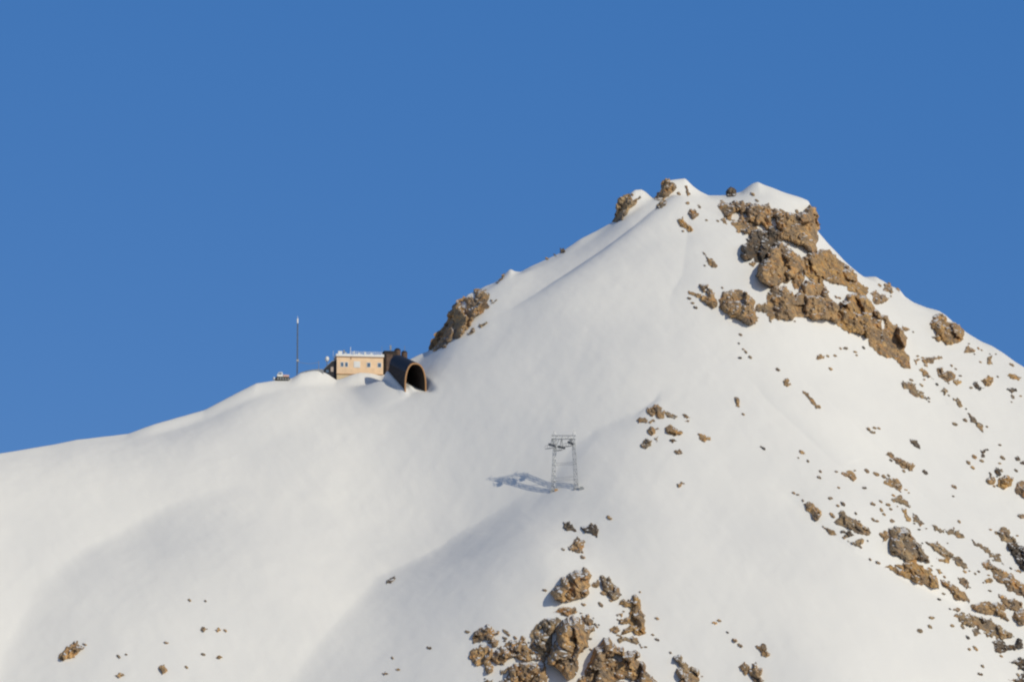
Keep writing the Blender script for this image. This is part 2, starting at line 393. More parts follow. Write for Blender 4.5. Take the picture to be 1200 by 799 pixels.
        o2 = np.argpartition(D, 1, axis=1)[:, :2]; dd = np.sqrt(np.take_along_axis(D, o2, 1)); sw_ = dd[:,0] > dd[:,1]
        i0 = np.where(sw_, o2[:,1], o2[:,0]); f1 = dd.min(1); f2 = dd.max(1)
        h = off[i0] + tilt[i0,0]*(wx-S[i0,0]) + tilt[i0,1]*(wz-S[i0,1])/sx
        return np.clip(h, -.7*scale, .7*scale), np.exp(-((f2-f1)/(.13*scale))**2)
    h = prof*(Hb + k*np.minimum(rise, 26))
    big = min(max(inr*1.15, .9), 7.5)
    h1, c1 = cells(big, col, 5*NROCK[0]+1); h2, c2 = cells(max(big*.36, .55), col, 5*NROCK[0]+2)
    nz = 1.15*h1 + .6*h2 - c1*min(1.3, .34*big) - c2*.22 + .2*fbm(X/1.5, Zw/1.8, 3, 51)*min(1, inr)
    if inr > 1.0:                                         # tilted beds: a small step at every bed, wider ones among them
        sb = (Zw + .62*X)*.85 + .9*fbm(X/7, Zw/7, 2, 61); q1 = sb/2.3; fr1 = q1-np.floor(q1); q2 = sb/.95+.3; fr2 = q2-np.floor(q2)
        nz = nz - min(.75, .3*inr)*(fr1**1.5-.4) - min(.22, .12*inr)*(fr2-.5)
    h = np.maximum(h + np.minimum(prof, 1)*nz*min(1, .35+inr*.28), prof*.15)
    h = np.where(on, 0, h)
    back = np.where(on, 0, prof*(.6*Hb+.5+.1*np.minimum(rise, 12)))
    front = base + OUT*h[:,None] + OUT*.6
    bk = base - OUT*back[:,None] + OUT*.6
    nV = len(P); mp = np.where(on, np.arange(nV), np.arange(nV)+nV)
    V = np.vstack([front, bk]); faces = []
    for f in F:
        A = P[list(f)]; ar = (A[1,0]-A[0,0])*(A[2,1]-A[0,1])-(A[1,1]-A[0,1])*(A[2,0]-A[0,0])
        f = f if ar < 0 else f[::-1]
        faces.append(f); faces.append(tuple(mp[list(f)][::-1]))
    used = sorted({i for f in faces for i in f}); re = {o_: i for i, o_ in enumerate(used)}
    V = V[used]; faces = [tuple(re[i] for i in f) for f in faces]
    org = np.array([V[:,0].mean(), V[:,1].mean(), V[:,2].min()])
    o = mesh_obj(name, V, faces, ROCK[tone], origin=org)
    tag(o, label, cat, group)
    return o
# ------------------------------------------------------------------ mountain station, tunnel, mast, pylon
class MB:
    """collects boxes, bars and tubes and links them as one mesh"""
    def __init__(s): s.v = []; s.f = []
    def add(s, V, F):
        n = len(s.v); s.v += [tuple(map(float, p)) for p in V]; s.f += [tuple(i+n for i in f) for f in F]; return s
    def box(s, x0, x1, y0, y1, z0, z1):
        V = [(x, y, z) for z in (z0, z1) for x, y in ((x0,y0),(x1,y0),(x1,y1),(x0,y1))]
        return s.add(V, [(3,2,1,0),(4,5,6,7),(0,1,5,4),(1,2,6,5),(2,3,7,6),(3,0,4,7)])
    def bar(s, a, b, r=.08, n=6, r2=None):
        a = Vector(a); b = Vector(b); d = (b-a).normalized(); q = d.to_track_quat('Z', 'Y'); r2 = r if r2 is None else r2
        V = []
        for p, rr in ((a, r), (b, r2)):
            for i in range(n):
                t = 2*math.pi*i/n; V.append(p + q @ Vector((rr*math.cos(t), rr*math.sin(t), 0)))
        F = [(i, (i+1)%n, n+(i+1)%n, n+i) for i in range(n)] + [tuple(range(n))[::-1], tuple(range(n, 2*n))]
        return s.add(V, F)
    def ball(s, c, r, n=10, m=6, sz=1):
        V = [(c[0], c[1], c[2]-r*sz)]
        for j in range(1, m):
            ph = -math.pi/2+math.pi*j/m
            V += [(c[0]+r*math.cos(ph)*math.cos(2*math.pi*i/n), c[1]+r*math.cos(ph)*math.sin(2*math.pi*i/n), c[2]+r*sz*math.sin(ph)) for i in range(n)]
        V.append((c[0], c[1], c[2]+r*sz)); F = []
        for i in range(n): F.append((0, 1+(i+1)%n, 1+i))
        for j in range(m-2):
            for i in range(n): a = 1+j*n; F.append((a+i, a+(i+1)%n, a+n+(i+1)%n, a+n+i))
        a = 1+(m-2)*n
        for i in range(n): F.append((a+i, a+(i+1)%n, len(V)-1))
        return s.add(V, F)
    def prism(s, P, y0, y1):
        """an outline in x and z run from y0 to y1"""
        n = len(P); V = [(x, y0, z) for x, z in P] + [(x, y1, z) for x, z in P]
        return s.add(V, [tuple(range(n)), tuple(range(n, 2*n))[::-1]] + [(i, n+i, n+(i+1)%n, (i+1)%n) for i in range(n)])
    def build(s, name, mat, parent=None, smooth=False):
        return mesh_obj(name, s.v, s.f, mat, parent, smooth)
def empty(name, loc, rz=0, label=None, cat=None, group=None):
    o = bpy.data.objects.new(name, None); COL.objects.link(o); o.location = loc; o.rotation_euler = (0, 0, rz); o.empty_display_size = 1
    return tag(o, label, cat, group)
def pt(u, v, y):
    a, c = rays(u, v); return Vector((float(a*y), float(y), float(c*y)))
def ycr(u): return float(np.interp(u, US, YC))

M_CREAM = simple("ochre_render", (.92, .66, .43), .85, var=.08, scale=.5)
M_CREAM2 = simple("pale_render", (.78, .62, .40), .85, var=.08, scale=.5)
M_TRIM = simple("brown_trim", (.36, .19, .08), .8)
M_SNOWROOF = SNOW
M_WHITE = simple("white_paint", (.82, .82, .80), .5, var=.04)
M_STEEL = simple("galvanised_steel", (.42, .44, .46), .45, .6, var=.2)
M_GREY = simple("weathered_grey_steel", (.30, .31, .32), .6, .3, var=.2)
M_DARKWOOD = simple("dark_brown_timber", (.030, .021, .018), .8, var=.35, scale=.8)
M_ROOFDARK = simple("blackish_roofing", (.018, .018, .024), .6, var=.3)
M_BROWN = simple("brown_timber", (.12, .075, .055), .8, var=.3, scale=.8)
M_RIM = simple("orange_timber", (.40, .215, .095), .75, var=.12)
M_BLACK = simple("black_rubber", (.02, .02, .02), .8)
M_PINK = simple("pale_red_paint", (.62, .40, .34), .6)
M_CABLE = simple("steel_cable", (.28, .29, .31), .6, .3)
m, t_, p_ = new_mat("window_glass"); p_.inputs['Base Color'].default_value = (.10, .16, .25, 1); p_.inputs['Roughness'].default_value = .12
nz_ = N(t_, "ShaderNodeTexNoise", Scale=.6); rr_ = ramp(t_, [(.3, (.07, .12, .2)), (.7, (.16, .24, .34))]); t_.links.new(nz_.outputs[0], rr_.inputs[0]); t_.links.new(rr_.outputs[0], p_.inputs['Base Color']); M_GLASS = m

# ---- the station building: ochre front to the sun, dark lean-to at its left
S = 1490*K                                                 # metres in a pixel here
YB = ycr(420) + 3.0
rzb = R(9)
c0 = pt(394.6, 438, YB)
bld = empty("station_building", c0, rzb, "long ochre station building with flat snow covered roof and roof antennas on the ridge", "building")
Wd, Dp, Hh = 54.6*YB*K/math.cos(rzb), 9.0, 7.15
wl = MB(); wl.box(0, Wd, 0, Dp, .05, Hh-.1); wl.build("wall", M_CREAM, bld)
MB().box(.06, Wd-.06, .05, Dp-.05, -9, .05).build("foundation", M_CREAM2, bld)
MB().box(-.12, Wd+.12, -.14, Dp+.1, -.22, .12).build("trim", M_TRIM, bld)
MB().box(-.25, Wd+.25, -.3, Dp+.25, Hh-.1, Hh+.22).build("roof", M_TRIM, bld)
sn = MB(); n = 24                                          # uneven snow lying on the flat roof
P = [(-.3, Hh+.22)] + [(-.3 + (Wd+.6)*i/n, Hh+.22+1.0+.22*math.sin(i*1.7)*math.sin(i*.6)) for i in range(n+1)] + [(Wd+.3, Hh+.22)]
sn.prism(P, -.38, Dp+.2); sn.build("roof_snow", SNOW, bld)
for (px, w_, kind) in ((400.9, 1.05, 0), (406.0, 1.05, 0), (418.3, 2.3, 1), (432.2, 1.3, 0), (444.8, 1.3, 0)):
    xx = (px-394.6)*YB*K/math.cos(rzb); zc_ = 4.0 if kind == 0 else 4.1; h_ = .85 if kind == 0 else 1.15
    fr = MB(); a = w_/2
    fr.box(xx-a-.2, xx+a+.2, -.10, .02, zc_-h_-.2, zc_+h_+.2); fr_o = fr.build("window", M_WHITE, bld)
    MB().box(xx-a, xx+a, -.16, -.11, zc_-h_, zc_+h_).build("pane", M_GLASS if kind == 0 else M_WHITE, fr_o)
for dxp in (411.5,):                                       # downpipe
    xx = (dxp-394.6)*YB*K; MB().box(xx-.12, xx+.12, -.2, -.02, Hh-1.0, Hh-.12).build("downpipe", M_TRIM, bld)
# railing on the roof
rl = MB(); zr = Hh+1.1
for i in range(17):
    x = 5.6 + i*(Wd-6.2)/16; rl.bar((x, .2, zr-.4), (x, .2, zr+1.25+.12*math.sin(i*2.1)), .09)
rl.bar((5.6, .2, zr+.62), (Wd-.5, .2, zr+.62), .06); rl.bar((5.6, .2, zr+1.2), (Wd-.5, .2, zr+1.2), .06)
rl.build("roof_railing", M_WHITE, bld)
for (px, topv, rad, cap) in ((411.2, 405.2, .13, 0), (416.3, 409.5, .08, 0), (448.6, 403.5, .06, 0), (390.6, 410, .06, 0), (444.2, 412, .07, 0)):
    xx = (px-394.6)*YB*K; zt = (438-topv)*YB*K
    MB().bar((xx, 1.2, Hh-.2), (xx, 1.2, zt), rad).build("antenna", M_WHITE if px != 448.6 else M_GREY, bld)
for (x_, h_, w_) in ((4.1, 1.5, .35), (7.4, 1.9, .25), (9.6, 1.3, .5), (12.2, 1.7, .3), (14.9, 1.4, .4)):
    q = MB(); q.bar((x_, 3.2, Hh+.3), (x_, 3.2, Hh+1.0+h_), .07); q.box(x_-w_, x_+w_, 3.0, 3.4, Hh+.6+h_*.6, Hh+.9+h_); q.build("roof_equipment", M_WHITE, bld)
# roof box and dish group at the left end of the roof
q = MB(); q.box(.6, 2.3, .4, 2.2, Hh+.9, Hh+2.5); q.build("roof_box", M_WHITE, bld)
q = MB(); q.bar((2.9, .6, Hh), (2.9, .6, Hh+3.1), .09); q.box(2.7, 3.4, .4, .9, Hh+1.7, Hh+2.9); q.build("antenna", M_GREY, bld)
# lean-to
le = MB(); le.prism([(0, 6.0), (-2.0, 5.2), (-5.0, 2.0), (-5.6, -8), (0, -8)], 1.2, 7.5); lean = le.build("side_wing", M_ROOFDARK, bld)
MB().prism([(.0, 6.25), (-2.1, 5.45), (-5.3, 2.15), (-5.3, 1.95), (-2.0, 5.2), (0, 6.0)], .9, 7.9).build("wing_roof", M_GREY, lean)
MB().box(-2.4, -1.3, .95, 1.19, 1.0, 3.0).build("wing_door", simple("pale_door", (.52, .42, .36), .7), lean)
MB().box(-4.4, -3.2, .95, 1.19, .6, 1.7).build("wing_window", M_GLASS, lean)
dm = empty("radome", pt(383.2, 428, YB+2.5), 0, "small white radome on a post above the dark wing of the ochre building", "radome")
MB().bar((0, 0, -2), (0, 0, 1.4), .14).build("post", M_GREY, dm); MB().ball((0, 0, 2.6), .95, sz=1.25).build("dome", M_WHITE, dm, True)

# ---- dark lift station between building and tunnel
Yl = YB + 4
ls = empty("lift_station", pt(449.8, 440, Yl), R(9), "dark brown timber lift station with two round turrets between the ochre building and tunnel", "building")
u_ = Yl*K
MB().box(.3, 15*u_, 0, 7, -8, 28.6*u_).build("wall", M_DARKWOOD, ls)
MB().box(1.0, 10.2*u_, -.35, 0, -6, 25.5*u_).build("front_panel", M_BROWN, ls)
MB().box(.0, 15.2*u_, -.2, 7.3, 28.6*u_, 29.6*u_).build("roof", M_ROOFDARK, ls)
for (px, tv, rpx) in ((467.0, 406.8, 3.8), (475.2, 409.6, 3.6)):
    x = (px-449.8)*u_; zt = (440-tv)*u_; rr = rpx*u_
    t = MB().bar((x, 3.0, 0), (x, 3.0, zt-.5), rr, 16).build("turret", M_BROWN, ls)
    MB().bar((x, 3.0, zt-.5), (x, 3.0, zt+.25), rr*1.08, 16, rr*.55).build("turret_cap", M_ROOFDARK, t)
for (px, tv) in ((458.4, 402.5), (475.2, 403)):
    x = (px-449.8)*u_; q = MB().bar((x, 2, 26*u_), (x, 2, (440-tv)*u_), .09)
    if px < 460: q.box(x-.35, x+.35, 1.8, 2.2, (440-tv)*u_-2.2, (440-tv)*u_-.2)
    q.build("antenna", M_GREY, ls)

# ---- arched snow tunnel running down towards us
foot = TF
ax, L_, rise = TAX, TL, TRISE        # back along the tunnel, and how much it climbs
tun = empty("arched_tunnel", Vector(foot), math.atan2(ax.y, ax.x) - math.pi/2, "arched dark timber snow tunnel with an orange rimmed mouth beside the ochre building", "tunnel")
def arch(W, H, n=22, z0=-3.0, e=.80):
    P = [(-W, z0)]
    for i in range(n+1):
        t = math.pi*i/n; c, s_ = math.cos(t), math.sin(t)
        P.append((-W*math.copysign(abs(c)**e, c), H*(.20 + .80*abs(s_)**.95)))
    P.append((W, z0)); return P
W_, H_ = 4.55, 11.1
def loft(Po, Pi, y0, y1, dz0=0, dz1=0):
    """shell between an outer and an inner arch, from y0 to y1, shifted up by dz"""
    q = MB(); n = len(Po)
    V = [(x, y0, z+dz0) for x, z in Po] + [(x, y0, z+dz0) for x, z in Pi] + [(x, y1, z+dz1) for x, z in Po] + [(x, y1, z+dz1) for x, z in Pi]
    F = []
    for i in range(n-1):
        F += [(i, i+1, n+i+1, n+i), (2*n+i, i*0+3*n+i, 3*n+i+1, 2*n+i+1), (i+1, i, 2*n+i, 2*n+i+1), (n+i, n+i+1, 3*n+i+1, 3*n+i)]
    F += [(0, n, 3*n, 2*n), (n-1, 3*n-1, 4*n-1, 2*n-1)]
    return q.add(V, F)
A0, A1 = arch(W_, H_), arch(W_-.45, H_-.45)
nseg = 9
shell = loft(A0, A1, .7, L_, 0.7*rise/L_, rise).build("shell", M_DARKWOOD, tun)
ribs = MB()
for k in range(1, nseg):                                   # battens round the outside of the shell
    y = .7 + (L_-.7)*k/nseg; q = loft(arch(W_+.10, H_+.10), arch(W_-.02, H_-.02), y, y+.25, y*rise/L_, (y+.25)*rise/L_); ribs.add(q.v, q.f)
ribs.build("batten", M_ROOFDARK, shell)
# darker roofing over the top of the arch
top = [p for p in arch(W_+.16, H_+.16)[1:-1] if p[1] > .62*H_]; topi = [p for p in arch(W_+.03, H_+.03)[1:-1] if p[1] > .62*H_]
k_ = min(len(top), len(topi)); loft(top[:k_], topi[:k_], .7, L_+.2, .7*rise/L_, rise+.06).build("roof", M_ROOFDARK, tun)
loft(arch(W_+.18, H_+.18), arch(W_-.34, H_-.34), .2, .7, -.03, .7*rise/L_).build("mouth_rim", M_RIM, tun)
bw_ = MB().prism(arch(W_-.5, H_-.5), L_-.4, L_-.1).build("back_wall", M_ROOFDARK, tun); bw_.location.z = rise

# ---- slim lattice mast
Ym = ycr(348) + 2.5
b0 = pt(348.2, 437.5, Ym); mu = Ym*K
mast = empty("radio_mast", b0, R(20), "slim tall lattice radio mast with a white tip left of the ochre building", "mast")
Hm = 60*mu; q = MB(); rm = .30
cs = [(rm*math.cos(a), rm*math.sin(a)) for a in (R(90), R(210), R(330))]
for x, y in cs: q.bar((x, y, -4), (x*.8, y*.8, Hm), .085)
nb = 22
for i in range(nb):
    z0, z1 = Hm*i/nb, Hm*(i+1)/nb
    for j in range(3):
        a, b = cs[j], cs[(j+1)%3]; q.bar((a[0], a[1], z0), (b[0], b[1], z1), .045); q.bar((a[0], a[1], z1), (b[0], b[1], z1), .045)
q.build("lattice", simple("dark_steel", (.14, .16, .18), .6, .3), mast)
q = MB().bar((0, 0, Hm), (0, 0, Hm+1.9), .33, 10); q.bar((0, 0, Hm+1.9), (0, 0, Hm+2.9), .07); q.build("antenna", M_WHITE, mast)
q = MB(); q.box(-.5, .5, -.65, -.4, 14*mu, 16.5*mu); q.build("equipment_box", M_GREY, mast)
e0 = b0 + Vector((.3, 0, 14*mu)); e1 = pt(373.5, 424.5, YB+3.5)
q = MB(); pr = None
for i in range(13):
    f = i/12; p = e0.lerp(e1, f) - Vector((0, 0, 1.1*4*f*(1-f)*.6))
    if pr is not None: q.bar(pr, p, .07)
    pr = p
e2 = pt(373.5, 436, YB+3.5)
q.bar(e2 - Vector((0, 0, 3)), e1 + Vector((0, 0, .5)), .12)
cb = q.build("cable", M_CABLE); tag(cb, "thin sagging cable from the slim mast to a short post by the ochre building", "cable")

# ---- low dark wall along the crest
Yw = ycr(362) + 1.5
q = MB(); A = [pt(u, v, Yw) for u, v in ((351, 436.6), (358, 434.6), (366, 433.0), (373, 432.4), (379, 432.6))]
V = []
for p in A: V += [p, p+Vector((0, .6, 0)), p+Vector((0, .6, -6)), p+Vector((0, 0, -6))]
F = [(0,1,2,3)]
for i in range(len(A)-1):
    for j in range(4): F.append((4*i+j, 4*i+4+j, 4*i+4+(j+1)%4, 4*i+(j+1)%4))
k4 = 4*(len(A)-1); F.append((k4+3, k4+2, k4+1, k4))
q.add(V, F); lw = q.build("low_wall", M_GREY); tag(lw, "low dark wall on the crest between the mast and the ochre building", "wall")

# ---- snow vehicle parked on the crest
Yv = ycr(331) - .5
veh = empty("snow_groomer", pt(331, 446, Yv), R(12), "small white tracked snow groomer parked on the crest left of the radio mast", "snow groomer")
for s_ in (-1, 1):
    P = [(-3.0, .35), (-2.5, 0), (2.3, 0), (2.9, .35), (2.9, .85), (2.4, 1.15), (-2.5, 1.15), (-3.0, .8)]
    tk = MB().prism(P, s_*1.25-.55, s_*1.25+.55).build("track", M_BLACK, veh)
    wv = MB()
    for i in range(5): wv.bar((-2.1+i*1.05, s_*1.25-.58, .55), (-2.1+i*1.05, s_*1.25+.58, .55), .36, 10)
    wv.build("wheel", M_GREY, tk)
MB().box(-2.6, 2.6, -1.15, 1.15, .8, 1.5).build("chassis", M_BLACK, veh)
cabn = MB().prism([(-2.2, 1.5), (-2.3, 2.3), (-1.7, 3.3), (-.2, 3.4), (.1, 1.5)], -1.05, 1.05).build("cab", M_WHITE, veh)
MB().prism([(-2.02, 2.4), (-1.62, 3.1), (-.5, 3.15), (-.5, 2.4)], -1.09, 1.09).build("window", M_GLASS, cabn)
MB().box(.2, 2.6, -1.1, 1.1, 1.5, 2.35).build("engine_cover", M_PINK, veh)
MB().prism([(-3.7, .2), (-3.9, 1.2), (-3.6, 1.3), (-3.35, .3)], -2.0, 2.0).build("blade", M_WHITE, veh)
MB().bar((-3.5, 0, .7), (-2.4, 0, 1.0), .14).build("push_arm", M_GREY, veh)

# ---- lattice cableway pylon on the rib
fl = Vector(place(648.0, 574.5)[0]); fr_ = Vector(place(675.5, 571.5)[0])
Yp = fl.y; pu = Yp*K
pyl = empty("cableway_pylon", fl, 0, "grey steel lattice cableway pylon with two legs casting a long shadow on the snow", "pylon")
Hp = 61*pu
def lattice_leg(a0, a1, w0, w1, nb=9):
    q = MB(); a0, a1 = Vector(a0), Vector(a1)
    def ring(f):
        c = a0.lerp(a1, f); w_ = (w0+(w1-w0)*f)/2
        return [c+Vector((sx*w_, sy*w_, 0)) for sx, sy in ((-1,-1),(1,-1),(1,1),(-1,1))]
    R_ = [ring(i/nb) for i in range(nb+1)]
    for j in range(4): q.bar(R_[0][j], R_[-1][j], .10)
    for i in range(nb):
        for j in range(4):
            k = (j+1) % 4; q.bar(R_[i+1][j], R_[i+1][k], .06)
            q.bar(R_[i][j], R_[i+1][k], .065)
            if i % 2: q.bar(R_[i][k], R_[i+1][j], .055)
    return q
rel = fr_ - fl
Ltop = Vector((2.6*pu, .5, Hp)); Rtop = Vector((24.2*pu, .5, Hp - .4*pu))
lattice_leg((0, 0, -.5), Ltop, 1.5, 1.1, 10).build("leg", M_STEEL, pyl)
lattice_leg((rel.x, rel.y, rel.z-.5), Rtop, 1.5, 1.1, 10).build("leg", M_STEEL, pyl)
def between(f): return Vector((0, 0, 0)).lerp(Ltop, f), rel.lerp(Rtop, f)
for f0, f1 in ((.17, .24), (.48, .53)):
    a, b = between(f0); a2, b2 = between(f1)
    q = MB(); q.bar(a, b, .05); q.bar(a2, b2, .05); q.bar(a, b2, .035); q.bar(a2, b, .035); q.build("cross_tie", M_STEEL, pyl)
hb = MB(); T0 = Ltop + Vector((-1.4, 0, 0)); T1 = Rtop + Vector((.8, 0, .4*pu))   # head beam truss
for dy in (-.7, .7):
    hb.bar(T0+Vector((0, dy, 0)), T1+Vector((0, dy, 0)), .11); hb.bar(T0+Vector((0, dy, 1.3)), T1+Vector((0, dy, 1.3)), .09)
    for i in range(8):
        f = i/8; p = T0.lerp(T1, f)+Vector((0, dy, 0)); p2 = T0.lerp(T1, f+.125)+Vector((0, dy, 0)); z = Vector((0, 0, 1.3))
        hb.bar(p if i % 2 else p+z, p2+z if i % 2 else p2, .06)
for i in range(9):
    p = T0.lerp(T1, i/8); hb.bar(p+Vector((0, -.7, 1.3)), p+Vector((0, .7, 1.3)), .05)
hb.build("head_beam", M_STEEL, pyl)
for (px, zz, sc, rot) in ((-1.0, -3.2, .75, 36), (10.0, -4.0, .9, 32), (21.0, -2.4, .6, 36)):   # sheave trains under the head beam, along the rope
    sh = MB(); sh.bar((0, -2.6*sc, 0), (0, 2.6*sc, 1.0), .2); sh.bar((0, -1.3*sc, .3), (0, 0, -zz), .13); sh.bar((0, 1.3*sc, .8), (0, 0, -zz), .13); sh.bar((.5, 0, .4), (.3, 0, -zz), .16)
    tr = sh.build("sheave_train", M_GREY, pyl); tr.location = (px*pu, 0, Hp+zz); tr.rotation_euler = (0, 0, R(rot))
    wh = MB()
    for i in range(6):
        f = -2.4+i*.96; z = .6+f*.2+.15; wh.bar((-.14, f*sc, z), (.14, f*sc, z), .48, 12)
    wh.build("sheave", simple("dark_rubber", (.13, .13, .135), .7), tr)
    ck = MB(); ck.box(-1.6, -.5, -2.3, 2.3, -.6, -.42)
    for i in range(4):
        for xx in (-1.6, -.5): ck.bar((xx, -2.3+i*1.533, -.5), (xx, -2.3+i*1.533, .7), .06)
    ck.bar((-1.6, -2.3, .7), (-1.6, 2.3, .7), .06); ck.build("catwalk", M_GREY, tr)
for (fa, xb, base, top_) in ((.78, 7.5, Vector((0, 0, 0)), Ltop), (.80, 19.0, rel, Rtop)):      # knee braces from the legs to the head beam
    p = base.lerp(top_, fa); MB().bar(p, (xb*pu, .5, Hp+.1), .14).build("knee_brace", M_STEEL, pyl)
for s_, x in ((0, Ltop.x-.3), (1, Rtop.x+.2)):              # lifting frames above the head
    g = MB(); g.bar((x-.7, 0, Hp+1.3), (x, 0, Hp+3.0), .08); g.bar((x+.7, 0, Hp+1.3), (x, 0, Hp+3.0), .08); g.bar((x, -1.4, Hp+3.0), (x, 1.4, Hp+3.0), .09)
    g.build("lifting_frame", M_STEEL, pyl)
ld = MB()
for dx in (-.2, .2): ld.bar((dx, -.95, .2), (Ltop.x+dx, -.3, Hp), .035)
for i in range(40):
    f = i/40; c = Vector((0, -.95, .2)).lerp(Vector((Ltop.x, -.3, Hp)), f); ld.bar(c-Vector((.2, 0, 0)), c+Vector((.2, 0, 0)), .025, 4)
ld.build("ladder", M_STEEL, pyl)
for (x, y, z) in ((0, 0, 0), tuple(rel)):
    MB().box(x-1.1, x+1.1, y-1.1, y+1.1, z-2.0, z-.15).build("footing", M_GREY, pyl)
bx = Vector(place(651.8, 574.6)[0])
bo = MB().box(-.6, .6, -.4, .4, -.4, .5); bo.box(-.66, .66, -.46, .46, .5, .62); bo.bar((-.4, -.4, .25), (.4, -.4, .25), .05)
bo = bo.build("equipment_box", simple("orange_paint", (.50, .30, .14), .6)); bo.location = bx; tag(bo, "small orange equipment box beside the left foot of the pylon", "box")
b2 = Vector(place(681.5, 573)[0])
rk = MB().box(-1.0, 1.0, -.5, .5, -.5, .55); rk.box(-.6, .6, -.4, .4, .55, .95)
rk = rk.build("equipment_box", M_GREY); rk.location = b2; tag(rk, "small dark equipment box on the snow beside the right foot of the pylon", "box")
